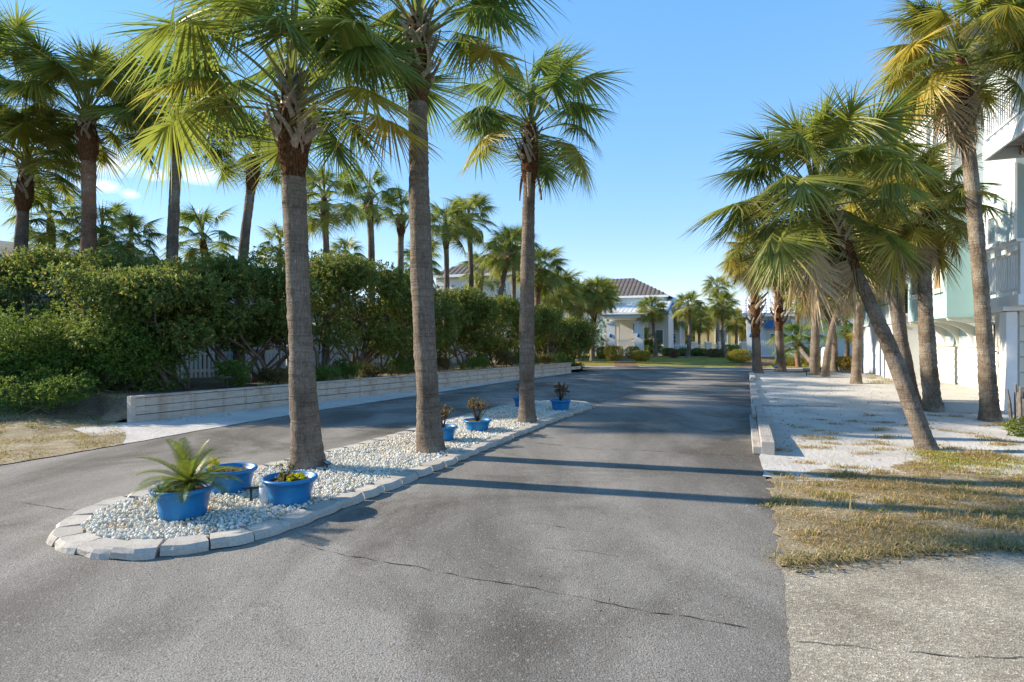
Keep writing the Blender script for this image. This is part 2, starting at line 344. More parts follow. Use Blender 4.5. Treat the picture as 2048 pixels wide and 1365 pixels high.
def inpoly(x, y, poly):
    x = np.asarray(x); y = np.asarray(y); ins = np.zeros(x.shape, bool); n = len(poly); j = n - 1
    for i in range(n):
        xi, yi = poly[i][0], poly[i][1]; xj, yj = poly[j][0], poly[j][1]
        c = ((yi > y) != (yj > y)) & (x < (xj - xi) * (y - yi) / ((yj - yi) + 1e-12) + xi); ins ^= c; j = i
    return ins
def densify(poly, step, jit=0, seed=1):
    rr = random.Random(seed); out = []
    for i in range(len(poly)):
        a = Vector(poly[i][:2]); b = Vector(poly[(i + 1) % len(poly)][:2]); n = max(1, int((b - a).length / step))
        for k in range(n):
            p = a.lerp(b, k / n); out.append((p.x + rr.uniform(-jit, jit), p.y + rr.uniform(-jit, jit)))
    return out
def sheet(name, poly, hf, step, mat, edge=None, jit=0, struct=True):
    """a ground sheet: outline + interior grid, height from hf(x, y)"""
    P = densify(poly, edge or step, jit); n = len(P)
    xs = [p[0] for p in P]; ys = [p[1] for p in P]
    gx, gy = np.meshgrid(np.arange(min(xs), max(xs), step), np.arange(min(ys), max(ys), step)); gx = gx.ravel(); gy = gy.ravel()
    k = inpoly(gx, gy, P); pts = [Vector(p) for p in P] + [Vector((a, b)) for a, b in zip(gx[k], gy[k])]
    r = delaunay_2d_cdt(pts, [(i, (i + 1) % n) for i in range(n)], [], 0, 1e-5)
    vv = [(p.x, p.y) for p in r[0]]; ff = [f for f in r[2]]
    cen = np.array([[sum(vv[i][0] for i in f) / 3, sum(vv[i][1] for i in f) / 3] for f in ff]); keep = inpoly(cen[:, 0], cen[:, 1], P)
    me = bpy.data.meshes.new(name); me.from_pydata([(x, y, hf(x, y)) for x, y in vv], [], [f for f, q in zip(ff, keep) if q]); me.update()
    for p in me.polygons: p.use_smooth = True
    me.materials.append(M[mat]); o = link(name, me)
    if o.data.polygons and o.data.polygons[0].normal.z < 0: me.flip_normals()
    if struct: o['kind'] = 'structure'
    return o
def sst(a, b, x):
    t = min(1, max(0, (x - a) / (b - a))); return t * t * (3 - 2 * t)
def XY(*pp): return [tuple(G(a, b)[:2]) for a, b in pp]

# leaf clouds ---------------------------------------------------------------
def leaf_cloud(pos, size, seed=0, normal=None, aspect=.45, up=.35, clump=None):
    """folded diamond leaves at pos; returns V, F(tri), tint"""
    r = np.random.default_rng(seed); n = len(pos); d = r.normal(size=(n, 3)); d[:, 2] += up
    if normal is not None: d += normal * .9
    d /= np.linalg.norm(d, axis=1, keepdims=True); q = r.normal(size=(n, 3)); s = np.cross(d, q); s /= np.linalg.norm(s, axis=1, keepdims=True)
    nn = np.cross(s, d); L = (size * r.uniform(.65, 1.25, n))[:, None]; w = L * aspect * .5
    mid = pos + d * L * .5
    V = np.stack([pos, mid + s * w + nn * w * .35, pos + d * L, mid - s * w + nn * w * .35], 1).reshape(-1, 3)
    b = np.arange(n)[:, None] * 4; Ft = np.concatenate([b + [0, 1, 2], b + [0, 2, 3]], 0)
    t = np.clip(r.normal(.42, .22, n) if clump is None else r.normal(.42, .18, n) + clump, 0, 1)
    acc = r.random(n); t = np.where(acc > .975, 1.0, t * .9)
    return V, Ft, np.repeat(t, 4)
def blob_points(blobs, n, seed, shell=.45, floor=None):
    """points filling ellipsoids (c, r), denser near the surface, with noise-shaped gaps"""
    r = np.random.default_rng(seed); vol = np.array([b[1][0] * b[1][1] + b[1][0] * b[1][2] for b in blobs]); vol /= vol.sum()
    idx = r.choice(len(blobs), n, p=vol); C = np.array([b[0] for b in blobs])[idx]; Rr = np.array([b[1] for b in blobs])[idx]
    d = r.normal(size=(n, 3)); d /= np.linalg.norm(d, axis=1, keepdims=True)
    rad = 1 - shell * r.random(n) ** 1.6; rad *= 1 + .12 * np.sin(d[:, 0] * 7 + idx) * np.sin(d[:, 2] * 6 + idx * 2) + r.normal(0, .05, n)
    P = C + d * Rr * rad[:, None]
    if floor is not None: k = P[:, 2] > floor; P = P[k]; d = d[k]; idx = idx[k]
    return P, d, idx

# ================================================================== GROUND, ROAD, BANKS
W0 = G(266, 848); W1 = G(1133, 748); WD = (W1 - W0).normalized(); WN = Vector((-WD.y, WD.x, 0)); WLEN = (W1 - W0).length
def wall_td(x, y):
    d = Vector((x - W0.x, y - W0.y, 0)); return d.dot(WD), d.dot(WN)
def h_noise(x, y): return .5 * math.sin(x * 1.7 + 1.3 * math.sin(y * .9)) + .5 * math.sin(y * 1.3 + 1.1 * math.sin(x * 1.1))
def h_bed(x, y):
    t, d = wall_td(x, y); a = .46 if t > .1 else 0
    left = .03 + .34 * sst(.0, 4.2, d); k = sst(-.05, .12, t); fade = 1 - sst(WLEN + .2, WLEN + 3, t)
    return (left * (1 - k) + .45 * k + .02 * h_noise(x * 2, y * 2)) * fade + .01
def h_sand(x, y): return .012 + .16 * sst(9, 20, y) * (1 - sst(30, 36, y)) + (.018 * h_noise(x * 1.6, y * 1.6) + .012 * h_noise(x * 4.3 + 2, y * 4.1)) * sst(0, 1, y - 7)
def h_lawn(x, y): return .012 + .30 * sst(36, 49, y)

def flat(z): return lambda x, y: z
me = bpy.data.meshes.new('ground'); s_ = 2500
me.from_pydata([(-s_, -s_, -.014), (s_, -s_, -.014), (s_, s_, -.014), (-s_, s_, -.014)], [], [(0, 1, 2, 3)]); me.materials.append(M['far_ground'])
link('ground', me)['kind'] = 'structure'
left_edge = XY((0, 932), (120, 912), (250, 889), (420, 858), (620, 824), (820, 794), (1000, 767), (1120, 751), (1165, 745))
right_edge = XY((1497, 753), (1503, 790), (1512, 850), (1524, 912), (1533, 960))
fl = XY((1090, 733.0), (1134, 732.2), (1300, 733.6), (1466, 735.3), (1530, 736.2))
far_l = (fl[0][0] - 40, fl[0][1] + 8.6); far_r = (fl[-1][0] + 40, fl[-1][1] - 8.6)
road_poly = [(-16, 5.2)] + left_edge + [(3.0, 31.0), (-38, 40.0), (far_l[0], far_l[1] - .9)] + [(p[0], p[1] - .9) for p in fl] + [(far_r[0], far_r[1] - .9), (50, 17.5), (11.6, 27.0)] + right_edge[:4] + \
    [(right_edge[4][0], right_edge[4][1]), (3.1, 4.0), (3.1, 2.0), (3.1, -8), (-16, -8)]
road = sheet('road', road_poly, flat(0.0), 3.0, 'asphalt', edge=.6, jit=.012)
gut = sheet('concrete_gutter', [(far_l[0], far_l[1] - .898)] + [(p[0], p[1] - .898) for p in fl] + [(far_r[0], far_r[1] - .898), far_r] + fl[::-1] + [far_l], flat(0.004), 4, 'concrete', edge=1)
# apron of exposed aggregate on the right of the foreground
gr_front = XY((1572, 1140), (1640, 1133), (1720, 1128), (1800, 1112), (1880, 1114), (1960, 1108), (2048, 1100))
ap = [tuple(G(1582, 1365)[:2]), tuple(G(1574, 1240)[:2]), tuple(G(1568, 1150)[:2])] + [(p[0], p[1] + .25) for p in gr_front] + [(9, 4.9), (14, 4.2), (14, -8), (1.1, -8), (1.2, 1)]
apron = sheet('concrete_apron', ap, flat(.005), 1.2, 'aggregate_concrete', edge=.06, jit=.008)
# right verge (grass) and white sand bank
v_back = XY((1538, 938), (1600, 948), (1680, 935), (1760, 940), (1850, 915), (1950, 905), (2048, 925))
verge = sheet('verge', gr_front + [(9, 4.9), (9.5, 7.5)] + v_back[::-1] + XY((1536, 990), (1549, 1060)), lambda x, y: .012 + .01 * h_noise(x * 3, y * 3), .25, 'dry_turf', edge=.1, jit=.055)
sand_poly = XY((1529, 955), (1520, 925), (1519, 908)) + right_edge[:3][::-1] + [(11.6, 27.0), (50, 17.5), (50, 7), (9.4, 6.5)] + XY((2048, 960), (1950, 960), (1850, 960), (1760, 970), (1680, 965), (1600, 965))
sand = sheet('sand_bank', sand_poly, h_sand, .45, 'white_sand', edge=.3, jit=.02)
# left: sand strip between road and retaining wall, litter bed behind, dry verge at the end of the wall
off = lambda t, d: (W0 + WD * t + WN * d)
strip = left_edge[2:] + [tuple((off(WLEN + 1.5, -.3))[:2]), tuple(off(WLEN, .02)[:2]), tuple(off(0, .05)[:2]), tuple(off(-.5, .35)[:2]), tuple(off(-1.0, .1)[:2])]
strip_o = sheet('sand_strip', strip, lambda x, y: .008 + .02 * sst(-1.2, 0, wall_td(x, y)[1]), .4, 'white_sand', edge=.3, jit=.02)
vl = [(-16, 5.2)] + left_edge[:3] + [tuple(off(-.3, -.35)[:2]), tuple(off(-.1, .1)[:2]), tuple(off(-.5, 1.2)[:2]), tuple(off(-2.5, 1.4)[:2]), tuple(off(-7, 2.5)[:2]), (-22, 11)]
vleft = sheet('verge', vl, lambda x, y: .010 + h_bed(x, y) * .9 * sst(0, .8, wall_td(x, y)[1] + .3), .3, 'dry_turf', edge=.15, jit=.03)
bed = sheet('planting_bed', [tuple(off(.0, .03)[:2]), tuple(off(WLEN - .05, .03)[:2]), tuple(off(WLEN + 3, .0)[:2]), tuple(off(WLEN + 4, 6)[:2]), tuple(off(10, 9)[:2]), tuple(off(-6, 12)[:2]), tuple(off(-14, 12)[:2]), tuple(off(-7, 2.3)[:2]), tuple(off(-2.5, 1.1)[:2]), tuple(off(-.5, .9)[:2])], h_bed, .5, 'leaf_litter', edge=.3)
# far lawn
lawn = sheet('lawn', fl + [far_r, (60, 60), (60, 90), (-40, 90), far_l], h_lawn, 2.5, 'lawn_turf', edge=.8, jit=.03)
def lawn_sheet(name, pix, dz, mat, step=1.2):
    pts = []
    for a, b in pix:
        p = G(a, b)
        for _ in range(12): p = G(a, b, h_lawn(p.x, p.y))
        pts.append(tuple(p[:2]))
    return sheet(name, pts, lambda x, y: h_lawn(x, y) + dz, step, mat, edge=.5)
lawn_sheet('path', [(1228, 733.4), (1278, 733.8), (1264, 722), (1263, 711.5), (1231, 711.5), (1229, 722)], .012, 'brick_paving')
lawn_sheet('path', [(1468, 735), (1530, 736), (1556, 718), (1548, 713), (1520, 714), (1500, 722)], .012, 'brick_paving')
lawn_sheet('planting_bed', [(1320, 713), (1345, 717), (1380, 719), (1412, 718), (1425, 713), (1380, 711)], .012, 'leaf_litter')

def polyline_strip(name, pts, w, mat, parent, z=.004, seed=0, wob=.02):
    rr = random.Random(seed); P = []
    for a, b in zip(pts[:-1], pts[1:]):
        n = max(2, int((b - a).length / .07))
        for k in range(n):
            q = a.lerp(b, k / n); P.append(q)
    P.append(pts[-1]); m = len(P); v = []; f = []; wv = 0; wob2 = 0
    for i, q in enumerate(P):
        t = (P[min(i + 1, m - 1)] - P[max(i - 1, 0)]); nn = Vector((-t.y, t.x, 0)).normalized(); wob2 = wob2 * .85 + rr.uniform(-wob, wob); ww = w * max(.04, rr.gauss(.5, .35))
        c = q + nn * wob2; v += [(c + nn * ww / 2)[:2] + (z,), (c - nn * ww / 2)[:2] + (z,)]
        if i: f.append((2 * i - 2, 2 * i - 1, 2 * i + 1, 2 * i))
    me = bpy.data.meshes.new(name); me.from_pydata(v, [], f); me.materials.append(M[mat]); return link(name, me, parent)
for i, (pp, w) in enumerate([([(600, 1090), (760, 1125), (900, 1150), (1050, 1170), (1200, 1205), (1350, 1232), (1440, 1250), (1560, 1280)], .012),
        ([(1050, 884), (1180, 897), (1350, 905), (1510, 914)], .02), ([(-60, 1000), (60, 1008), (160, 1021)], .009), ([(1040, 1045), (1090, 1050), (1150, 1060)], .006),
        ([(1090, 1095), (1160, 1100), (1240, 1112)], .005), ([(1140, 823), (1250, 790), (1330, 765)], .03), ([(650, 853), (760, 866), (870, 872)], .02), ([(810, 965), (1000, 968), (1180, 975)], .004)]):
    polyline_strip('crack', [G(a, b) for a, b in pp], w, 'crack_fill', road, seed=i)
polyline_strip('crack', [G(a, b) for a, b in [(1590, 1283), (1700, 1292), (1800, 1303), (1900, 1312), (2048, 1318)]], .008, 'crack_fill', apron, z=.009, seed=31)

# ------------------------------------------------------------------ retaining wall of planks
wall = empty('retaining_wall', W0, math.atan2(WD.y, WD.x)); tag(wall, 'long low retaining wall of weathered grey-white planks beside the left lane', 'retaining wall')
rr = random.Random(3); variants = []
for k, L in enumerate((3.6, 2.4)):
    for j in range(2): variants.append((L, MB().box(.004, L - .004, -.02 - .006 * j, .03, .004, .158).mesh('plank', 'weathered_plank', bevel=.006)))
for row in range(3):
    x = 0.03; first = True
    while x < WLEN - .2:
        L = 2.4 if (first and row == 1) else 3.6; first = False
        if x + L > WLEN: L = 2.4
        me = rr.choice([m for l, m in variants if l == L]); p = link('plank', me, wall, (x, rr.uniform(-.009, .006), row * .165 + rr.uniform(-.002, .002))); x += L
    WX = x
MB().box(0.0, WX + .03, -.05, .14, .497, .532).build('cap_board', 'weathered_plank', wall, bevel=.005)
MB().box(-.06, .026, -.045, .10, 0, .535).build('end_post', 'weathered_plank', wall, bevel=.006)
pm = MB().box(-.045, .045, .033, .12, 0, .49).mesh('post', 'weathered_plank')
for k in range(9): link('post', pm, wall, (1.2 + k * 2.3, 0, 0))

# ------------------------------------------------------------------ timber kerb on the right
K0 = G(1536.5, 911); K1 = G(1501, 757); KD = (K1 - K0).normalized(); KL = (K1 - K0).length
kerb = empty('timber_kerb', K0, math.atan2(KD.y, KD.x)); tag(kerb, 'row of grey landscape timbers edging the white sand along the right lane', 'kerb')
x = 0
for i, L in enumerate((4.6, 4.2, 4.9, KL - 13.7)):
    h = .19 + (.0, .02, .05, .09)[i]
    MB().box(x + .006, x + L - .006, -.09 + rr.uniform(-.01, .01), .09, .002, h).build('timber', 'grey_timber', kerb, bevel=.012, rot=(0, 0, rr.uniform(-.004, .004))); x += L
MB().box(-.01 + .02, 3.9, .088, .20, .003, .11).build('timber', 'grey_timber', kerb, bevel=.01)
MB().box(3.2, 5.2, .09, .16, .12, .22).build('timber', 'grey_timber', kerb, bevel=.01)
# half buried notched border strip across the sand
B0 = G(1524, 808, .12); B1 = G(1655, 811, .12); BD = (B1 - B0).normalized()
bs = empty('garden_border', B0, math.atan2(BD.y, BD.x)); tag(bs, 'half-buried notched wooden border strip crossing the white sand from the kerb', 'border strip')
bm_ = MB().box(.004, .118, -.03, .03, -.1, .03).mesh('block', 'grey_timber', bevel=.006)
for k in range(13): link('block', bm_, bs, (k * .124, 0, h_sand(B0.x + k * .12, B0.y) - .115), (0, 0, 0))

# ------------------------------------------------------------------ planted island
ISL = [(106, 1083), (118, 1098), (170, 1112), (250, 1120), (330, 1113), (400, 1104), (500, 1086), (590, 1056), (700, 1012), (800, 972), (900, 931), (1000, 888), (1080, 855), (1150, 829), (1190, 815),
       (1168, 809), (1130, 805.5), (1060, 808), (1000, 818), (930, 836), (850, 858), (760, 884), (680, 905), (600, 922), (505, 944), (400, 966), (300, 990), (220, 1012), (165, 1032), (125, 1058)]
isl_poly = XY(*ISL)
def resample(poly, step):
    P = [Vector((*p, 0)) for p in poly]; L = [0]
    for i in range(len(P)): L.append(L[-1] + (P[(i + 1) % len(P)] - P[i]).length)
    n = round(L[-1] / step); out = []; i = 0
    for k in range(n):
        s = L[-1] * k / n
        while L[i + 1] < s: i += 1
        out.append(P[i].lerp(P[(i + 1) % len(P)], (s - L[i]) / (L[i + 1] - L[i])))
    return out
island = empty('traffic_island', (*[sum(p[k] for p in isl_poly) / len(isl_poly) for k in (0, 1)], 0)); tag(island, 'long teardrop planting island of white pebbles edged with concrete blocks', 'traffic island')
def ich(name, me, loc=(0, 0, 0), rot=None, scale=None):
    o = link(name, me, island, Vector(loc) - Vector(island.location), rot, scale); return o
stone_var = []
for j in range(5):
    r2 = random.Random(40 + j); w = .168; d = .195; h = .066; e = lambda a=.008: r2.uniform(-a, a) * .55
    prof = [(-w + e(), .02 + e()), (-w * .45, e(.012)), (w * .1, -.012 + e(.012)), (w * .55, .002 + e(.012)), (w + e(), .02 + e()), (w * .74, d), (-w * .74, d)]
    n = len(prof); m = MB()
    lower = [(x * 1.0, y - (.03 + e(.012) if i < 5 else 0), .0) for i, (x, y) in enumerate(prof)]
    mid = [(x, y - (.022 + e(.012) if i < 5 else 0), h * .62 + e(.006)) for i, (x, y) in enumerate(prof)]
    top = [(x * .985, y + (.006 if i < 5 else -.004), h + e(.003)) for i, (x, y) in enumerate(prof)]
    m.add(lower + mid + top, [tuple(range(n))[::-1], tuple(range(2 * n, 3 * n))] + [(a + i, a + (i + 1) % n, a + n + (i + 1) % n, a + n + i) for a in (0, n) for i in range(n)])
    stone_var.append(m.mesh('edging_stone', 'edging_concrete'))
OUT = resample(isl_poly, .335); nO = len(OUT); INNER = []
ccw = sum(OUT[i].x * OUT[(i + 1) % nO].y - OUT[(i + 1) % nO].x * OUT[i].y for i in range(nO)) > 0
for i in range(nO):
    t = (OUT[(i + 1) % nO] - OUT[i - 1]).normalized(); nrm = Vector((-t.y, t.x, 0)) * (1 if ccw else -1)
    INNER.append(OUT[i] + nrm * .19)
    ang = math.atan2(t.y, t.x) if ccw else math.atan2(-t.y, -t.x)
    ich('edging_stone', rr.choice(stone_var), (OUT[i].x, OUT[i].y, .001 + rr.uniform(0, .01)), (rr.uniform(-.03, .03), rr.uniform(-.03, .03), ang + rr.uniform(-.03, .03)), (rr.uniform(.93, .98), rr.uniform(.95, 1.03), rr.uniform(.92, 1.1)))
inner_poly = [(p.x, p.y) for p in INNER]
sh = sheet('gravel_base', inner_poly, lambda x, y: .035 + .015 * h_noise(x * 2, y * 2), .3, 'pebble_base', struct=False); sh.parent = island; sh.location = -Vector(island.location)
# pebbles
def pebbles(poly, seed):
    r = np.random.default_rng(seed); xs = [p[0] for p in poly]; ys = [p[1] for p in poly]
    ico = bmesh.new(); bmesh.ops.create_icosphere(ico, subdivisions=1, radius=1); bv = np.array([v.co[:] for v in ico.verts]); bf = np.array([[v.index for v in f.verts] for f in ico.faces]); ico.free()
    N = 130000; x = r.uniform(min(xs), max(xs), N); y = r.uniform(min(ys), max(ys), N); k = inpoly(x, y, poly)
    x = x[k]; y = y[k]; keep = r.random(len(x)) < np.clip(1.25 - y * .045, .45, 1); x = x[keep]; y = y[keep]; n = len(x)
    s = r.uniform(.0075, .017, n) * (1 + .02 * y); sc = np.stack([s * r.uniform(.8, 1.35, n), s * r.uniform(.7, 1.1, n), s * r.uniform(.55, .9, n)], 1)
    bump = r.uniform(.8, 1.18, (n, len(bv))); q = r.normal(size=(n, 4)); q /= np.linalg.norm(q, axis=1, keepdims=True)
    V = bv[None] * bump[..., None] * sc[:, None, :]; qv = q[:, None, 1:]; qw = q[:, None, :1]
    tt = 2 * np.cross(np.broadcast_to(qv, V.shape), V); V = V + qw * tt + np.cross(np.broadcast_to(qv, V.shape), tt)
    z = .048 + r.uniform(0, .035, n) + .015 * np.sin(x * 5) * np.sin(y * 4)
    V = V + np.stack([x, y, z], 1)[:, None, :]; Fq = (bf[None] + (np.arange(n) * len(bv))[:, None, None]).reshape(-1, 3)
    pt = np.clip(r.normal(.55, .25, n), 0, .9); warm = .5 + .5 * np.sin(x * 1.9 + 2) * np.sin(y * 1.1 + .7); pt = np.where(r.random(n) < .05 + .22 * np.clip(warm - .55, 0, 1) * 2, 1, pt)
    return V.reshape(-1, 3) - np.array(island.location), Fq, np.repeat(pt, len(bv)), n
V_, F_, t_, npeb = pebbles(inner_poly, 5)
gv = link('pebble_gravel', np_mesh('pebble_gravel', V_, F_, 'pebble', {'tint': t_}), island); gv['kind'] = 'stuff'

# ================================================================== PALMS
# --- fan leaves: each baked for one elevation so that gravity is right
def fan_leaf(name, elev, seed, mat, Lp=.84, Lb=.86, n=34, dead=False, droop=1.0):
    r = random.Random(seed); e0 = R(elev); V = []; Fc = []; rad = []; seg = []
    def addstrip(path, widths, side, rads, sg, fold=.35):
        b = len(V)
        for i, (p, w) in enumerate(zip(path, widths)):
            d = (path[min(i + 1, len(path) - 1)] - path[max(i - 1, 0)]); s = (side - d * (side.dot(d) / max(d.length_squared, 1e-9)))
            s = s.normalized() if s.length > 1e-6 else side; nn = d.cross(s).normalized() if d.length > 1e-6 else Vector((0, 0, 1))
            V.extend([p + s * w, p + nn * w * fold * -1, p - s * w]); rad.extend([rads[i]] * 3); seg.extend([sg] * 3)
            if i: Fc.extend([(b + 3 * i - 3, b + 3 * i - 2, b + 3 * i + 1, b + 3 * i), (b + 3 * i - 2, b + 3 * i - 1, b + 3 * i + 2, b + 3 * i + 1)])
    # petiole
    P = [Vector((0, 0, 0))]; e = e0; st = 9; bend = R(r.uniform(15, 42)) * max(.25, math.cos(e0)) * droop
    yaw = 0; yk = r.uniform(-.05, .05)
    for k in range(st):
        e -= bend / st; yaw += yk / st; P.append(P[-1] + Vector((math.cos(e) * math.cos(yaw), math.cos(e) * math.sin(yaw), math.sin(e))) * (Lp / st))
    T = (P[-1] - P[-2]).normalized(); side0 = Vector((-math.sin(yaw), math.cos(yaw), 0))
    addstrip(P, [.026 - .016 * k / st for k in range(st + 1)], side0, [0] * (st + 1), .3, .8)
    # costa with stronger recurve
    tw = r.uniform(-.5, .5); Cst = [P[-1]]; Ts = [T]; costa = Lb * .42; cb = R(r.uniform(20, 65)) * (1 if not dead else .6)
    cs = 8; e = math.asin(max(-1, min(1, T.z)))
    for k in range(cs):
        e = max(e - cb / cs * (.3 + .7 * max(0, math.cos(e))), R(-88)); d = Vector((math.cos(e) * math.cos(yaw), math.cos(e) * math.sin(yaw), math.sin(e))); Cst.append(Cst[-1] + d * costa / cs); Ts.append(d)
    cup = r.uniform(.2, .85) * (2.5 if dead else 1)
    for sgn in (-1, 1):
        for j in range(n):
            t = (j + .5) / n; f = t * cs; i0 = min(int(f), cs - 1); b0 = Cst[i0].lerp(Cst[i0 + 1], f - i0); T0 = Ts[i0].lerp(Ts[i0 + 1], f - i0).normalized()
            sd = side0.copy(); sd.rotate(Matrix.Rotation(tw, 3, T0)); N0 = T0.cross(sd).normalized()
            th = (1 - t) ** .85 * R(140 if not dead else 95) * sgn * -1; th += r.uniform(-.035, .035)
            d = (T0 * math.cos(th) + sd * math.sin(th) - N0 * -1 * cup * abs(math.sin(th)) * -1).normalized()
            L = Lb * (.60 + .34 * math.sin(math.pi * (.20 + .62 * t)) ) * r.uniform(.82, 1.08)
            rows = 6; pts = [b0]; d = (d + Vector((0, 0, r.uniform(-.08, .08)))).normalized(); ds = L / rows; g = r.uniform(.02, .50) * droop * (1.6 if dead else 1); broken = r.random() < .08
            for q in range(rows):
                s = (q + .5) / rows; gg = g * s * s * .55 + (.5 if broken and q == 3 else 0)
                d = (d + Vector((0, 0, -gg)) + Vector((r.uniform(-1, 1), r.uniform(-1, 1), r.uniform(-1, 1))) * .035).normalized(); pts.append(pts[-1] + d * ds)
            sv = T0 * -math.sin(th) + sd * math.cos(th); wm = .0128 * r.uniform(.7, 1.3); sv.rotate(Matrix.Rotation(r.uniform(-.7, .7), 3, d))
            prof = [.6, 1.05, .90, .66, .44, .22, .015]
            addstrip(pts, [wm * w for w in prof], sv, [.12 + .88 * k / rows for k in range(rows + 1)], r.random(), .45)
    return np_mesh(name, [tuple(v) for v in V], Fc, mat, {'rad': rad, 'seg': seg})
ELEVS = [80, 64, 48, 32, 15, -3, -22, -40]
LEAF = {}
def leaf_mesh(style, ei, var):
    key = (style, ei, var)
    if key not in LEAF:
        mat = {'g': 'frond_green', 'y': 'frond_yellow_sunlit', 'o': 'frond_olive', 'd': 'frond_dead'}[style]
        if style == 'd': LEAF[key] = fan_leaf('frond', (-58, -74, -40)[ei % 3], 900 + ei * 7 + var, mat, .6, .8, 22, True, 1.3)
        else: LEAF[key] = fan_leaf('frond', ELEVS[ei], 100 * var + ei, mat, .84 if ei > 0 else .7, .86 if ei > 0 else .78)
    return LEAF[key]
STUB = []
for j in range(4):
    r2 = random.Random(70 + j); m = MB(); L = (.30, .36, .26, .42)[j]; n = 6; v = []; f = []
    for k in range(n + 1):
        s = k / n; x = L * s; z = .02 + .16 * s * s * L / .3 * (1 if j != 3 else -.2); w = .040 - .016 * s + .005 * math.sin(5 * s); th = .017 - .005 * s
        v += [(x, w, z), (x, w * .4, z + th), (x, -w * .4, z + th), (x, -w, z), (x, 0, z - th * .6)]
        if k:
            a = 5 * k - 5; b = 5 * k; f += [(a + q, a + (q + 1) % 5, b + (q + 1) % 5, b + q) for q in range(5)]
    f += [(4, 3, 2, 1, 0), tuple(5 * n + q for q in range(5))]; STUB.append(m.add(v, f).mesh('leaf_stub', 'leaf_stub'))

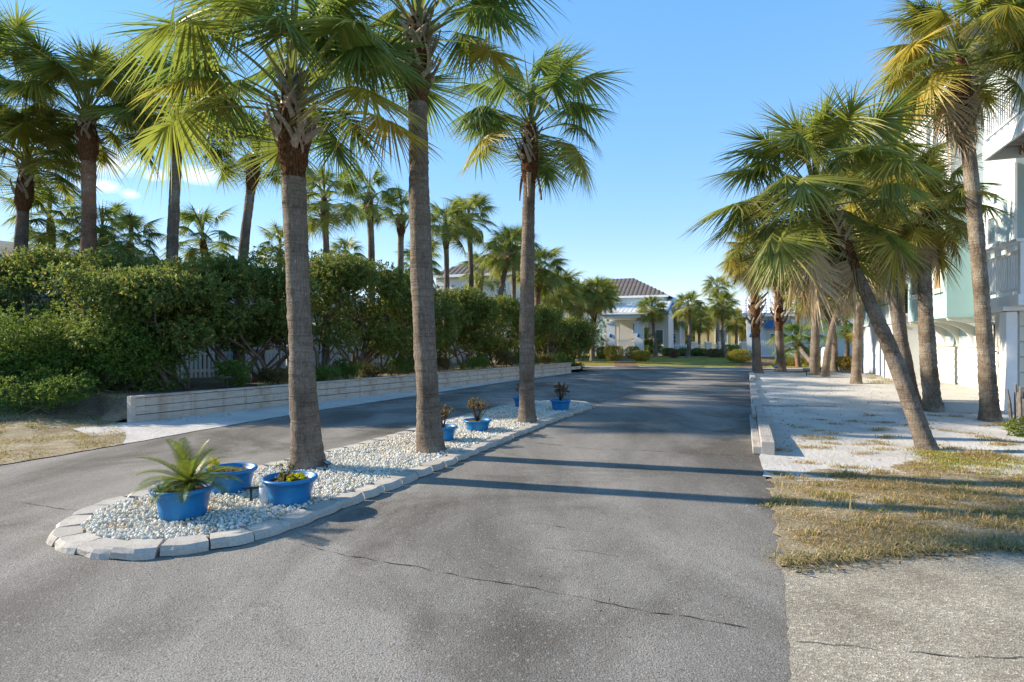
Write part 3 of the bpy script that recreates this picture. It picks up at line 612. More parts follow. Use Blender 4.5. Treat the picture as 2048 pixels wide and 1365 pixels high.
PALMS = []
def palm(base, top, r0, label, style='g', n=34, scale=1.0, dead=0, stubs=26, bark='palm_bark', bend=.15, seed=0, group=None, elo=-.45, shaft=.75, collar=.28, hang=0, sides=18, rows=None, lowcut=-14, open_az=None):
    """base, top: world points of the trunk's foot and of the crown's heart"""
    rr = random.Random(seed * 13 + 5); root = empty('palm_tree', base); tag(root, label, 'palm tree', group)
    ax = top - base; H = ax.length; up = ax.normalized(); m = rows or max(24, int(H / (.045 if base.y < 14 else .09)))
    side = Vector((rr.uniform(-1, 1), rr.uniform(-.4, .4), 0)).normalized(); top_trunk = H
    pts = []; rad = []; rn = np.random.default_rng(seed + 3)
    cz = 1 - (shaft * scale) / H                       # boots start
    for k in range(m + 1):
        s = k / m; c = ax * s + side * bend * math.sin(math.pi * s) + Vector((up.x, up.y, 0)) * (-bend * .8 * math.sin(math.pi * s))
        pts.append(c); a = r0 * (1.0 + .40 * math.exp(-s * H / .24) - .20 * sst(.15, .8, s) + .12 * math.sin(s * 9 + seed) * .4)
        if s > cz - collar * scale / H: a = r0 * (.80 + .30 * sst(cz - collar * scale / H, cz, s) - .42 * sst(cz + .2 / H, 1, s))
        rad.append(a)
    V, Q = tube_np(pts, rad, sides); Vr = V.reshape(m + 1, sides, 3); C = np.array([tuple(p) for p in pts])[:, None, :]
    ring = 1 + .010 * np.sign(np.sin(np.arange(m + 1) * 2.1))[:, None, None] + rn.normal(0, .012, (m + 1, sides, 1)) + .02 * rn.normal(0, 1, (m + 1, 1, 1))
    hh_ = (np.arange(m + 1) / m * H)[:, None, None]; an_ = (np.arange(sides) * 2 * np.pi / sides)[None, :, None]
    ring = ring + .030 * np.sin(2 * an_ + 2.3 * hh_ + seed) * np.sin(4.1 * hh_ + seed * 2) + .022 * np.sin(3 * an_ - 5.7 * hh_ + seed * 3) + .03 * np.sin(1.9 * hh_ + seed * 1.7) + .12 * np.exp(-hh_ / .12) * np.sin(5 * an_ + seed)
    ss = np.arange(m + 1) / m; ring = np.where(((ss > cz - collar * scale / H) & (ss < cz + .25 / H))[:, None, None], 1 + rn.normal(0, .05, (m + 1, sides, 1)), ring)
    V = (C + (Vr - C) * ring).reshape(-1, 3)
    me = np_mesh('trunk', V, Q, bark, smooth=True); me.materials.append(M['palm_fibre'])
    kk = int((cz - collar * scale / H) * m); idx = np.zeros(len(Q), dtype=np.int32); idx[kk * sides:] = 1; me.polygons.foreach_set('material_index', idx)
    trunk = link('trunk', me, root)
    # leaf stubs (boots)
    for k in range(stubs):
        s = k / max(1, stubs - 1); zz = cz + (1 - cz) * (s * .92 - .02); i0 = min(m, max(0, int(zz * m))); c = pts[i0]; a = k * 2.39996 + rr.uniform(-.2, .2); rd = rad[i0] * .80
        el = R(-50 - 22 * s + rr.uniform(-16, 12)); tilt = rr.choice((-1, 1)) * R(rr.uniform(22, 50))
        rot = Matrix.Rotation(a, 3, 'Z') @ Matrix.Translation((0, 0, 0)).to_3x3() @ Matrix.Rotation(tilt, 3, 'X') @ Matrix.Rotation(el, 3, 'Y')
        link('leaf_stub', STUB[rr.randrange(3)], trunk, c + Vector((math.cos(a) * rd, math.sin(a) * rd, 0)), rot.to_euler(), 1.0 * min(scale, 1.2) * rr.uniform(.75, 1.15) * (1 - .15 * s) * min(1.15, r0 / .16) * (1.45 if base.y > 22 else 1))
    for k in range(hang):
        a = k * 2.1 + .4; i0 = int((cz - .1 / H) * m); c = pts[i0]
        link('leaf_stub', STUB[3], trunk, c + Vector((math.cos(a), math.sin(a), 0)) * rad[i0] * 1.02, (rr.uniform(-.3, .3), R(rr.uniform(55, 85)), a), 1.1)
    # crown heart with spears
    hm = MB(); hr = r0 * .62 * scale
    hm.lathe([(hr, -.45 * scale), (hr * 1.1, -.2 * scale), (hr * .85, .05), (hr * .35, .22 * scale), (.004, .42 * scale)], 10)
    for k in range(3):
        a = k * 2.1 + seed; hm.tube([(0, 0, .1), (math.cos(a) * .05, math.sin(a) * .05, .6 * scale), (math.cos(a) * .13, math.sin(a) * .13, 1.25 * scale)], [.03, .022, .004], 5)
    crown = hm.build('crown', {'g': 'frond_green', 'y': 'frond_olive', 'o': 'frond_olive'}[style], root, ax, smooth=True)
    for k in range(n):
        s = (k + .5) / n; el = 82 + (lowcut - 82) * s ** .95 + rr.uniform(-9, 9); ei = min(range(len(ELEVS)), key=lambda q: abs(ELEVS[q] - el)); a = k * 2.39996 + seed + rr.uniform(-.25, .25)
        if open_az is not None and el < 34:
            da = (a - open_az + math.pi) % (2 * math.pi) - math.pi
            if abs(da) < .95: a = open_az + math.copysign(.95 + rr.uniform(0, .45), da)
        st = style
        if style == 'y' and rr.random() < .28: st = 'o'
        if style == 'y' and s < .14: st = 'o'
        if style != 'y' and s > .8 and rr.random() < .22: st = 'y'
        if style == 'g' and rr.random() < .25: st = 'o'
        sc = scale * rr.uniform(.86, 1.12) * (.9 if s < .12 else 1)
        rh = hr * .5; link('frond', leaf_mesh(st, ei, rr.randrange(4)), crown, (math.cos(a) * rh, math.sin(a) * rh, (.12 - .42 * s) * scale), (rr.uniform(-.28, .28), -R(el - ELEVS[ei]) * .7, a), sc)
    for k in range(dead):
        a = k * 2.39996 + seed * 2; link('frond', leaf_mesh('d', rr.randrange(3), rr.randrange(2)), crown, (math.cos(a) * hr * .9, math.sin(a) * hr * .9, (-.35 - .02 * (k % 7)) * scale), (rr.uniform(-.3, .3), rr.uniform(-.15, .15), a), scale * rr.uniform(.75, 1.1))
    return root
def on_sand(px, py):
    p = G(px, py)
    for _ in range(10): p = G(px, py, h_sand(p.x, p.y))
    return p
def on_lawn(px, py):
    p = G(px, py)
    for _ in range(15): p = G(px, py, h_lawn(p.x, p.y))
    return p
def on_bed(px, Y):
    x = (px - CX) / F * Y; return Vector((x, Y, h_bed(x, Y) - .02))
def sink(p, d=.03): return Vector((p.x, p.y, p.z - d))
# island palms
b = G(616, 938, .05); palm(sink(b), AT(583, 172, b.y), .158, 'thick palm nearest the camera on the pebble island, behind the blue pots', n=31, seed=1, open_az=-1.57, scale=1.2, bend=.03, stubs=60, shaft=.70, collar=.22, sides=26, lowcut=10)
b = G(862, 905, .05); palm(sink(b), AT(834, 40, b.y), .162, 'tallest palm at the middle of the pebble island, leaning slightly left', n=28, seed=2, open_az=-1.57, stubs=60, shaft=.76, collar=.24, sides=26, scale=1.16, lowcut=8, bend=.05)
b = G(1054, 846, .05); palm(sink(b), AT(1062, 246, b.y), .145, 'palm at the far end of the pebble island with dead stubs hanging below its crown', n=29, seed=3, open_az=-1.57, stubs=46, shaft=.8, hang=4, sides=24, scale=1.06, lowcut=0, bend=.03)
# palms behind the hedge on the left
gl = 'palms behind the hedge'
palm(on_bed(45, 17), AT(55, 318, 17), .20, 'short palm at the left edge of the photo behind the hedge', style='o', n=38, seed=4, open_az=-1.57, lowcut=6, stubs=30, group=gl, shaft=.95, scale=1.25)  # olive fronds put the sunlight from the left into the crown colour
palm(on_bed(163, 16.4), AT(174, 222, 16.4), .225, 'reddish-trunked palm rising out of the hedge near the left edge', style='o', n=42, seed=5, open_az=-1.57, lowcut=6, stubs=26, bark='palm_bark_red', group=gl, scale=1.38)  # lighter olive fronds here too, in place of sun on this crown
palm(on_bed(-70, 16), AT(-40, 150, 16), .2, 'palm at the far left whose crown reaches into the top left corner', n=36, seed=6, lowcut=6, stubs=16, group=gl, scale=1.35)
palm(on_bed(336, 17), AT(358, 215, 17), .178, 'grey-trunked palm in the hedge left of the nearest island palm, crown hidden in fronds', n=38, seed=7, lowcut=6, stubs=20, group=gl, scale=1.25)
palm(on_bed(478, 18.6), AT(512, 310, 18.6), .17, 'slender palm in the hedge just left of the nearest island palm, ragged stubs below crown', n=30, seed=8, open_az=-1.57, lowcut=6, stubs=26, group=gl, scale=1.1)
palm(on_bed(650, 21), AT(648, 395, 21), .14, 'palm hidden behind the nearest island trunk, yellow flower stalks in its crown', style='o', n=28, seed=9, stubs=14, group=gl, scale=1.0)
palm(on_bed(733, 23), AT(738, 392, 23), .16, 'palm behind the hedge midway between the two nearest island trunks', n=24, seed=10, stubs=24, group=gl, scale=.9)
palm(on_bed(812, 24), AT(803, 430, 24), .16, 'sparse palm with few upright fronds just left of the tallest island trunk', n=17, seed=11, stubs=30, group=gl, scale=.85, lowcut=10)
palm(on_bed(886, 27), AT(891, 452, 27), .15, 'palm behind the hedge just right of the tallest island trunk', style='o', n=34, seed=12, stubs=20, group=gl, scale=1.0)
palm(on_bed(937, 30), AT(937, 437, 30), .15, 'straight thin palm behind the hedge, full round crown right of the tallest island palm', style='o', n=38, seed=13, stubs=12, group=gl)
palm(on_bed(998, 28.5), AT(1020, 500, 28.5), .15, 'leaning palm behind the hedge just left of the far island trunk', style='o', n=34, seed=14, stubs=16, group=gl, bend=.25)
palm(on_bed(1036, 31), AT(1030, 500, 31), .14, 'upright palm close behind the leaning one, half hidden by the far island trunk', style='o', n=32, seed=15, stubs=12, group=gl)
palm(on_bed(1076, 33), AT(1080, 540, 33), .20, 'stout palm with red-brown boots right of the far island trunk', style='o', n=42, seed=16, stubs=22, bark='palm_bark_red', group=gl, scale=1.15)
palm(on_bed(1118, 36), AT(1118, 588, 36), .22, 'squat palm with criss-cross pale boots above the end of the hedge', style='o', n=44, seed=17, stubs=30, group=gl, scale=1.15, shaft=1.1)
for i, (px, py, Y, sc, lab) in enumerate([(205, 462, 18.5, .8, 'low fan palm above the hedge between the reddish and grey left trunks'), (100, 438, 19, .85, 'low fan palm above the hedge between the two leftmost trunks'), (405, 478, 20, .85, 'low silvery fan palm above the hedge right of the grey trunk'),
        (262, 485, 17, .7, 'low drooping fan palm above the hedge beside a white eave'), (560, 498, 22, .7, 'low fan palm tip above the hedge right of the slender trunk'), (690, 512, 25, .7, 'low fan palm tip peeping over the hedge behind the middle trunks'), (965, 545, 38, 1.1, 'yellowish palm crown far behind the straight thin palm'), (840, 530, 30, .9, 'small fan palm behind the tallest island trunk')]):
    palm(on_bed(px, Y), AT(px, py, Y), .12, lab, style='o' if i in (4, 5, 6) else 'g', n=24, seed=20 + i, stubs=6, group='low fan palms behind the hedge', scale=sc, shaft=.4, rows=14, sides=10)
# palms in front of the left gatehouse and across the lawn
gf = 'palms on the far lawn'
for i, (bx, by, tx, ty, r0, st, n, dd, lab) in enumerate([
        (1157, 721, 1155, 592, .17, 'o', 44, 8, 'left of the twin palms by the end of the hedge, boots halfway down'), (1185, 720.5, 1194, 590, .17, 'o', 46, 6, 'right of the twin palms by the end of the hedge, pale forked boots'),
        (1312, 713.5, 1304, 618, .16, 'o', 40, 2, 'round-headed palm in front of the gabled gatehouse side'), (1375, 716, 1376, 612, .16, 'o', 36, 2, 'palm in front of the white fence at the centre of the lawn bed'),
        (1450, 715, 1446, 612, .15, 'o', 38, 3, 'palm at the right end of the lawn bed beside dark shrubs')]):
    bb = on_lawn(bx, by); palm(sink(bb), AT(tx, ty, bb.y), r0, lab, style=st, n=n, seed=40 + i, stubs=44 if i < 2 else 16, group=gf, scale=.92 if i > 1 else 1.05, dead=dd, shaft=2.4 if i < 2 else .7, rows=30, sides=12)
for i, (px, ty, Y, st, lab) in enumerate([(1212, 585, 53, 'y', 'palm beside the left edge of the left gatehouse, crown touching the brown roof'), (1344, 640, 57, 'o', 'small palm against the white siding right of the gabled gatehouse'), (1400, 645, 60, 'y', 'bushy palm behind the white fence, left of the yellow house'),
        (1434, 575, 56, 'o', 'tall thin palm behind the white fence rising above its neighbours'), (1418, 632, 66, 'y', 'palm in front of the yellow house behind the fence'), (1470, 640, 60, 'y', 'yellowish palm between the lawn bed and the right gatehouse'), (1486, 655, 64, 'y', 'drooping palm just left of the right gatehouse roof'),
        (1365, 650, 64, 'y', 'yellow-green palm far behind the centre of the white fence'), (1385, 632, 70, 'o', 'farthest palm behind the centre of the white fence')]):
    x = (px - CX) / F * Y; palm(Vector((x, Y, .28)), AT(px, ty, Y), .15, lab, style=st, n=34, seed=50 + i, stubs=6, group='palms behind the white fence', scale=1.0, dead=3 if st == 'y' else 0, rows=18, sides=10)
# right hand row on the sand
gr_ = 'palms on the white sand'
def rp(bx, by, tx, ty, r0, lab, dY=0, **k):
    bb = on_sand(bx, by); return palm(sink(bb, .05), AT(tx, ty, bb.y + dY), r0, lab, group=gr_, **k)
rp(1515, 747, 1510, 505, .19, 'palm at the far corner of the timber kerb, trunk wrapped in pale boots', style='y', n=58, seed=60, open_az=-1.57, stubs=64, shaft=3.3, dead=26, scale=1.05, rows=40)
rp(1563, 741, 1562, 512, .19, 'palm just right of the kerb corner palm, in front of the blue awning', style='y', n=56, seed=61, open_az=-1.57, stubs=60, shaft=3.1, dead=26, scale=1.05, rows=40)
rp(1597, 735, 1600, 600, .14, 'thin reddish palm behind the first row, right of the blue awning', style='y', n=32, seed=62, stubs=10, dead=4, bark='palm_bark_red', scale=.85, rows=30)
rp(1628, 750, 1626, 512, .18, 'straight palm with brown skirt beside a small spotlight', style='y', n=58, seed=63, stubs=8, dead=34, scale=1.1, rows=40)
rp(1650, 753, 1702, 560, .14, 'thin palm leaning right across the straight palms', style='y', n=30, seed=64, stubs=8, dead=12, scale=.9, rows=40, bend=-.25)
rp(1668, 742, 1632, 575, .15, 'dark-trunked palm leaning left behind the thin leaning palm', style='o', n=34, seed=65, stubs=14, dead=10, scale=.95, rows=40, bend=.3)
rp(1712, 768, 1722, 500, .15, 'palm with a hanging brown skirt left of the aqua house', style='y', n=52, seed=66, stubs=6, dead=30, scale=1.0, bark='palm_bark_lichen', rows=60)
rp(1856, 900, 1632, 392, .112, 'strongly leaning palm nearest the camera on the right', dY=.6, style='o', n=44, seed=67, open_az=-1.2, stubs=52, dead=8, scale=1.1, shaft=.85, bend=.12, sides=24, lowcut=-6)
rp(1830, 815, 1768, 410, .14, 'palm curving left behind the strongly leaning palm', style='y', n=50, seed=68, open_az=-1.57, stubs=12, dead=22, scale=1.15, bend=-.2, sides=22, lowcut=-28)
rp(1866, 822, 1850, 415, .16, 'upright ringed palm in front of the curved brackets', style='y', n=30, seed=69, stubs=10, dead=8, scale=.9, bend=-.08, bark='palm_bark_lichen', sides=22)
rp(1822, 800, 1803, 420, .135, 'slim palm half hidden between the curving and the upright ringed palm', style='y', n=26, seed=70, stubs=8, dead=8, scale=.9, bark='palm_bark_lichen')
rp(1981, 842, 1918, 112, .142, 'tall mottled palm nearest the aqua house with a grey dead frond below its crown', style='y', n=46, seed=71, open_az=-1.57, stubs=10, dead=8, scale=1.08, bend=-.04, bark='palm_bark_lichen', sides=24)
# ================================================================== HEDGE AND SHRUBS
def merge(parts):
    V = []; Fq = []; t = []; b = 0
    for v, f, q in parts: V.append(v); Fq.append(f + b); t.append(q); b += len(v)
    return np.concatenate(V), np.concatenate(Fq), np.concatenate(t)
def rosettes(P, d, size, seed, k=6, spread=.8, aspect=.42):
    """k leaves round every twig tip"""
    r = np.random.default_rng(seed); n = len(P); Pk = np.repeat(P, k, 0) + r.normal(0, size * .12, (n * k, 3)); dk = np.repeat(d, k, 0)
    tw = np.repeat(r.normal(0, .13, n), k); return leaf_cloud(Pk, size, seed + 1, normal=dk * spread, aspect=aspect, up=.3, clump=tw)
def stems(root_pts, targets, seed, r0=.04, mat='branch_bark', name='stem', twigs=3):
    """gnarled stems from the foot to points in the canopy, with side twigs: one mesh"""
    rr = random.Random(seed); m = MB()
    for k, t in enumerate(targets):
        a = Vector(root_pts[k % len(root_pts)]); b = Vector(t); P = []; n = 8; ph = rr.uniform(0, 6)
        for i in range(n + 1):
            s = i / n; q = a.lerp(b, s); amp = .16 * math.sin(math.pi * s) * (b - a).length * .35
            P.append(q + Vector((math.sin(s * 7 + ph) * amp, math.cos(s * 6 + ph) * amp, math.sin(s * 9 + ph) * amp * .4)))
        m.tube(P, [r0 * (1 - .75 * i / n) * rr.uniform(.85, 1.15) for i in range(n + 1)], 6)
        for q in range(twigs):
            i = rr.randrange(4, n); d = Vector((rr.uniform(-1, 1), rr.uniform(-1, 1), rr.uniform(-.2, .9))).normalized() * rr.uniform(.35, .8)
            m.tube([P[i], P[i] + d * .5 + Vector((0, 0, .05)), P[i] + d], [r0 * .4, r0 * .25, r0 * .1], 4, False)
    return m
def shrub(name, label, cat, base, blobs, n, size, leafmat, seed, group=None, k=6, shell=.45, stemr=.03, nst=5, floor=None, twigs=2, aspect=.42, foot=.35):
    """blobs relative to base; foliage is leaf rosettes in the blobs, carried by stems"""
    root = empty(name, base); tag(root, label, cat, group); rr = random.Random(seed)
    P, d, idx = blob_points(blobs, n // k, seed, shell, floor); V, Ft, t = rosettes(P, d, size, seed, k, aspect=aspect)
    fo = link('foliage', np_mesh('foliage', V, Ft, leafmat, {'tint': t}), root); fo['kind'] = 'stuff'
    if nst:
        tg = [Vector(b[0]) + Vector((rr.uniform(-.6, .6) * b[1][0], rr.uniform(-.6, .6) * b[1][1], rr.uniform(-.4, .5) * b[1][2])) for b in (blobs[i % len(blobs)] for i in range(nst))]
        stems([(rr.uniform(-foot, foot), rr.uniform(-foot, foot), -.05) for _ in range(4)], tg, seed, stemr, twigs=twigs).build('stem', 'branch_bark', root, smooth=True)
    return root
# hedge row: (distance along the wall, distance behind it, top height, bottom height)
HL = ['leftmost shrub of the tall hedge, filling the left edge of the photo', 'second hedge shrub from the left, around the reddish palm trunk', 'third hedge shrub from the left, above the end of the plank wall', 'hedge shrub round the grey palm trunk, open stems below', 'hedge shrub just left of the nearest island trunk, teal boards seen beneath it',
      'hedge shrub just right of the nearest island trunk', 'tallest hedge shrub, between the two nearest island trunks', 'hedge shrub behind the tallest island trunk', 'hedge shrub just right of the tallest island trunk', 'hedge shrub midway between the tallest and the far island trunks', 'hedge shrub just left of the far island trunk', 'hedge shrub just right of the far island trunk', 'last shrub at the far end of the hedge']
HS = [(t, 1.95, zt, zb) for t, zt, zb in [(1.4, 3.3, 1.15), (3.4, 3.75, 1.4), (5.6, 4.2, 1.25), (7.8, 4.4, 1.1), (10.2, 4.05, 1.05), (12.6, 3.8, 1.0), (15.2, 3.65, .9), (17.9, 3.55, .8), (20.8, 3.45, .7), (23.6, 2.9, .4)]]
HP = [(AT(px, 0, Y), zt, zb) for px, Y, zt, zb in ((-30, 15.4, 4.1, .6), (120, 15.2, 4.0, .6), (255, 15.2, 3.6, .9))] + [(off(t, d), zt, zb) for t, d, zt, zb in HS]
for i, ((p, zt, zb), lab) in enumerate(zip(HP, HL)):
    z0 = h_bed(p.x, p.y); rr = random.Random(300 + i); bl = []; ux = Vector((1, 0, 0)) if i < 3 else WD; un = Vector((-ux.y, ux.x, 0))
    for k in range(22):
        a = rr.uniform(-1.55, 1.55); b_ = rr.uniform(-1.1, .9); rx = rr.uniform(.45, .75); zz = rr.uniform(zb + .35, zt - rx * .7) - z0; c = ux * a + un * b_
        bl.append(((c.x, c.y, zz), (rx, rx, rx * .7)))
    for k in range(6): c = ux * rr.uniform(-1.4, 1.4) + un * rr.uniform(-.9, .7); bl.append(((c.x, c.y, zt - .5 - z0 + rr.uniform(-.15, .1)), (.75, .75, .45)))
    near = i < 6; n = 36000 if near else 30000
    shrub('hedge_shrub', lab, 'hedge', (p.x, p.y, z0), bl, n, (.078 + .03 * ((i * 7) % 5) / 4), 'hedge_leaf' if i < 5 else 'hedge_leaf_yellower', 500 + i, 'shrubs of the tall hedge', k=6, shell=.6, stemr=.05, nst=14, twigs=5, foot=.8, aspect=.46)
# dense low bush left of the plank wall, made of three
for i, (px, Y, w, h, lab) in enumerate([(-10, 12.7, 1.6, 1.9, 'dense low bush at the left edge under the hedge'), (105, 12.7, 1.5, 1.85, 'dense low bush between the left edge and the plank wall'), (228, 12.9, 1.4, 1.75, 'dense low bush right behind the end of the plank wall'), (85, 11.5, .9, .8, 'small bright bush at the foot of the dense low bushes')]):
    p = AT(px, 0, Y); z0 = h_bed(p.x, p.y); rr = random.Random(600 + i); bl = [((rr.uniform(-.7, .7) * w, rr.uniform(-.35, .35) * w, rr.uniform(.25, .75) * h), (rr.uniform(.35, .55) * w, .42 * w, rr.uniform(.28, .38) * h)) for _ in range(12)]
    shrub('low_bush', lab, 'bush', (p.x, p.y, z0), bl, 34000 if i < 3 else 9000, .052, 'groundbush_leaf', 620 + i, 'dense low bushes left of the wall', k=6, shell=.5, nst=5, stemr=.02, floor=.02)
# small plants on the bed along the wall
rr = random.Random(77)
for i in range(17):
    t = 2.6 + i * 1.28 + rr.uniform(-.25, .25); d = .95 + rr.uniform(-.2, .35); p = off(t, d); z0 = h_bed(p.x, p.y); w = rr.uniform(.5, .8); h = rr.uniform(.45, .85)
    bl = [((rr.uniform(-.5, .5) * w, rr.uniform(-.4, .4) * w, rr.uniform(.25, .7) * h), (w * .45, w * .4, h * .32)) for _ in range(6)]
    px = round(CX + p.x / p.y * F); green = i % 3 != 1
    ordn = ('first', 'second', 'third', 'fourth', 'fifth', 'sixth', 'seventh', 'eighth', 'ninth', 'tenth', 'eleventh', 'twelfth', 'thirteenth', 'fourteenth', 'fifteenth', 'sixteenth', 'seventeenth')[i]
    shrub('bed_plant', ('green' if green else 'brownish twiggy') + ' small shrub above the plank wall, ' + ordn + ' of the row from the left', 'shrub', (p.x, p.y, z0), bl, 3600, .055, 'groundbush_leaf' if green else 'twig_leaf', 640 + i, 'small shrubs above the plank wall', k=5, nst=6, stemr=.01, floor=.0, twigs=3, foot=.15)
# blades: tufts and lawns
def blades(P, h, seed, w=.004, lean=.8, tint=None):
    r = np.random.default_rng(seed); n = len(P); a = r.uniform(0, 6.28, n); L = h * r.uniform(.4, 1.3, n); ln = lean * r.uniform(.2, 1.3, n)
    d = np.stack([np.cos(a), np.sin(a), np.zeros(n)], 1); s = np.stack([-np.sin(a), np.cos(a), np.zeros(n)], 1) * (w * r.uniform(.6, 1.5, n))[:, None]
    up = np.array([0, 0, 1.0]); m1 = P + (up * .6 + d * (ln * .35)[:, None]) * L[:, None]; tip = P + (up * (.95 - .45 * np.clip(ln, 0, 1.6))[:, None] + d * ln[:, None]) * L[:, None]
    V = np.stack([P - s, P + s, m1 + s * .8, m1 - s * .8, tip], 1).reshape(-1, 3); b = np.arange(n)[:, None] * 5
    Ft = np.concatenate([b + [0, 1, 2], b + [0, 2, 3], b + [3, 2, 4]], 0); t = np.clip(r.normal(.45, .24, n) if tint is None else tint + r.normal(0, .16, n), 0, 1)
    return V, Ft, np.repeat(t, 5)
def edge_dist(x, y, poly):
    d = np.full(x.shape, 1e9)
    for i in range(len(poly)):
        a = np.array(poly[i][:2]); b = np.array(poly[(i + 1) % len(poly)][:2]); ab = b - a; t = np.clip(((x - a[0]) * ab[0] + (y - a[1]) * ab[1]) / (ab.dot(ab) + 1e-9), 0, 1)
        d = np.minimum(d, np.hypot(x - a[0] - t * ab[0], y - a[1] - t * ab[1]))
    return d
def grass_obj(name, label, poly, hf, n, h, mat, seed, w=.004, mask=None, lean=.9, falloff=True):
    r = np.random.default_rng(seed); xs = [p[0] for p in poly]; ys = [p[1] for p in poly]; x = r.uniform(min(xs), max(xs), n); y = r.uniform(min(ys), max(ys), n)
    cl = .5 + .25 * np.sin(x * 3.1 + 1.7 * np.sin(y * 2.3)) + .25 * np.sin(y * 4.2 + 1.3 * np.sin(x * 2.9)) + .2 * np.sin(x * 9.3 + y * 7.7)
    k = inpoly(x, y, poly) & (r.random(n) < np.clip(cl * 1.9 - .25, .03, 1))
    if mask is not None: k &= mask(x, y, r)
    k &= r.random(n) < np.clip(edge_dist(x, y, poly) / .22, .12, 1)
    x = x[k]; y = y[k]; cl = cl[k]; z = np.array([hf(a, b) for a, b in zip(x, y)]) - .003
    tt = .45 + .25 * np.sin(x * 2.3 + 4) * np.sin(y * 1.9) ; V, Ft, t = blades(np.stack([x, y, z], 1), h * (.55 + .6 * np.clip(cl, 0, 1)), seed + 1, w, lean, tt)
    o = link(name, np_mesh(name, V, Ft, mat, {'tint': t})); o['kind'] = 'stuff'; tag(o, label, 'grass'); return o
hv = lambda x, y: .012 + .01 * h_noise(x * 3, y * 3)
vr_poly = gr_front + [(9, 4.9), (9.5, 7.5)] + v_back[::-1] + XY((1536, 990), (1549, 1060))
grass_obj('dry_grass', 'patch of dry tan and green grass beside the concrete apron on the right', vr_poly, hv, 130000, .036, 'mixed_grass', 11, .0026, lean=1.7)
# a ragged fringe of longer dead blades along the front edge, and sparse tufts on the sand
r_ = np.random.default_rng(21); P_ = []
for a, b in zip(gr_front[:-1], gr_front[1:]):
    n = 260; t = r_.random(n) ** 1.0; P_.append(np.stack([a[0] + (b[0] - a[0]) * t + r_.normal(0, .05, n), a[1] + (b[1] - a[1]) * t + .03 + np.abs(r_.normal(0, .10, n)), np.full(n, .012)], 1))
V_, F_, t_ = blades(np.concatenate(P_), .07, 22, .003, 1.9); o = link('dead_grass_edge', np_mesh('dead_grass_edge', V_, F_, 'dry_grass', {'tint': t_})); o['kind'] = 'stuff'; tag(o, 'straggling dead grass along the edge of the concrete apron', 'grass')
def tuft_field(name, label, poly, hf, ntuft, per, spread, h, mat, seed, w=.003, lean=1.0):
    r = np.random.default_rng(seed); xs = [p[0] for p in poly]; ys = [p[1] for p in poly]; c = np.stack([r.uniform(min(xs), max(xs), ntuft * 4), r.uniform(min(ys), max(ys), ntuft * 4)], 1)
    c = c[inpoly(c[:, 0], c[:, 1], poly)][:ntuft]; c = np.repeat(c, per, 0) + r.normal(0, spread, (len(c) * per, 2)) * np.array([1.6, .8])
    z = np.array([hf(a, b) for a, b in c]) - .004; V, Ft, t = blades(np.column_stack([c, z]), h, seed + 1, w, lean)
    o = link(name, np_mesh(name, V, Ft, mat, {'tint': t})); o['kind'] = 'stuff'; tag(o, label, 'grass'); return o
tuft_field('sand_tufts', 'sparse grass tufts scattered over the white sand on the right', XY((1560, 930), (1548, 870), (1640, 840), (1850, 830), (2048, 850), (2048, 930), (1900, 925), (1700, 940)), h_sand, 60, 130, .06, .05, 'mixed_grass', 31)
tuft_field('sand_tufts', 'patch of green grass at the foot of the strongly leaning palm', XY((1840, 925), (1850, 905), (1930, 905), (2048, 915), (2048, 950), (1900, 945)), h_sand, 45, 120, .09, .045, 'green_grass', 33)
tuft_field('sand_tufts', 'thin dry grass along the foot of the pale house wall', [tuple(G(1730, 752)[:2]), tuple(G(1790, 775)[:2]), tuple(G(1770, 785)[:2]), tuple(G(1715, 765)[:2])], h_sand, 40, 80, .10, .09, 'dry_grass', 35)
hvl = lambda x, y: .010 + h_bed(x, y) * .9 * sst(0, .8, wall_td(x, y)[1] + .3)
grass_obj('dry_grass', 'dry yellowish grass verge at the left beside the road', vl, hvl, 100000, .04, 'mixed_grass', 41, .004, lean=1.6)
tuft_field('bed_tufts', 'dry strappy grass clumps on the bed behind the plank wall', [tuple(off(.2, .15)[:2]), tuple(off(20, .15)[:2]), tuple(off(20, .6)[:2]), tuple(off(.2, .8)[:2])], h_bed, 75, 34, .06, .24, 'dry_grass', 43, .006, .7)
tuft_field('strip_litter', 'dead blades and debris on the sand strip below the plank wall', [tuple(off(.3, -.05)[:2]), tuple(off(21, -.05)[:2]), tuple(off(20, -.7)[:2]), tuple(off(.5, -.5)[:2])], lambda x, y: .02, 90, 8, .12, .05, 'litter', 45, .006, 2.0)
lw = fl + [(far_r[0] - 24, far_r[1] + 4), (28, 47), (3, 50), (-12, 50), (-10, 42)]
grass_obj('lawn_grass', 'short yellow-green grass of the far lawn', lw, h_lawn, 60000, .06, 'green_grass', 47, .012, lean=1.0)
grass_obj('dry_grass', 'withered grass on the slope under the bushes left of the plank wall', [tuple(G(-80, 850, .1)[:2]), tuple(G(258, 838, .1)[:2]), tuple(G(270, 785, .3)[:2]), tuple(G(-80, 780, .3)[:2])], lambda x, y: max(h_bed(x, y), hvl(x, y)), 60000, .05, 'dry_grass', 49, .004, lean=1.8)
tuft_field('weeds', 'ragged taller weeds and green clumps in the dry grass patch', vr_poly, hv, 120, 55, .045, .085, 'mixed_grass', 61, .003, 1.3)
tuft_field('weeds', 'low bright green weeds in the dry grass patch', vr_poly, hv, 28, 60, .05, .045, 'green_grass', 63, .004, 1.2)
tuft_field('weeds', 'long dry straw stalks standing in the grass patch', vr_poly, hv, 60, 2, .02, .22, 'dry_grass', 65, .0022, .6)
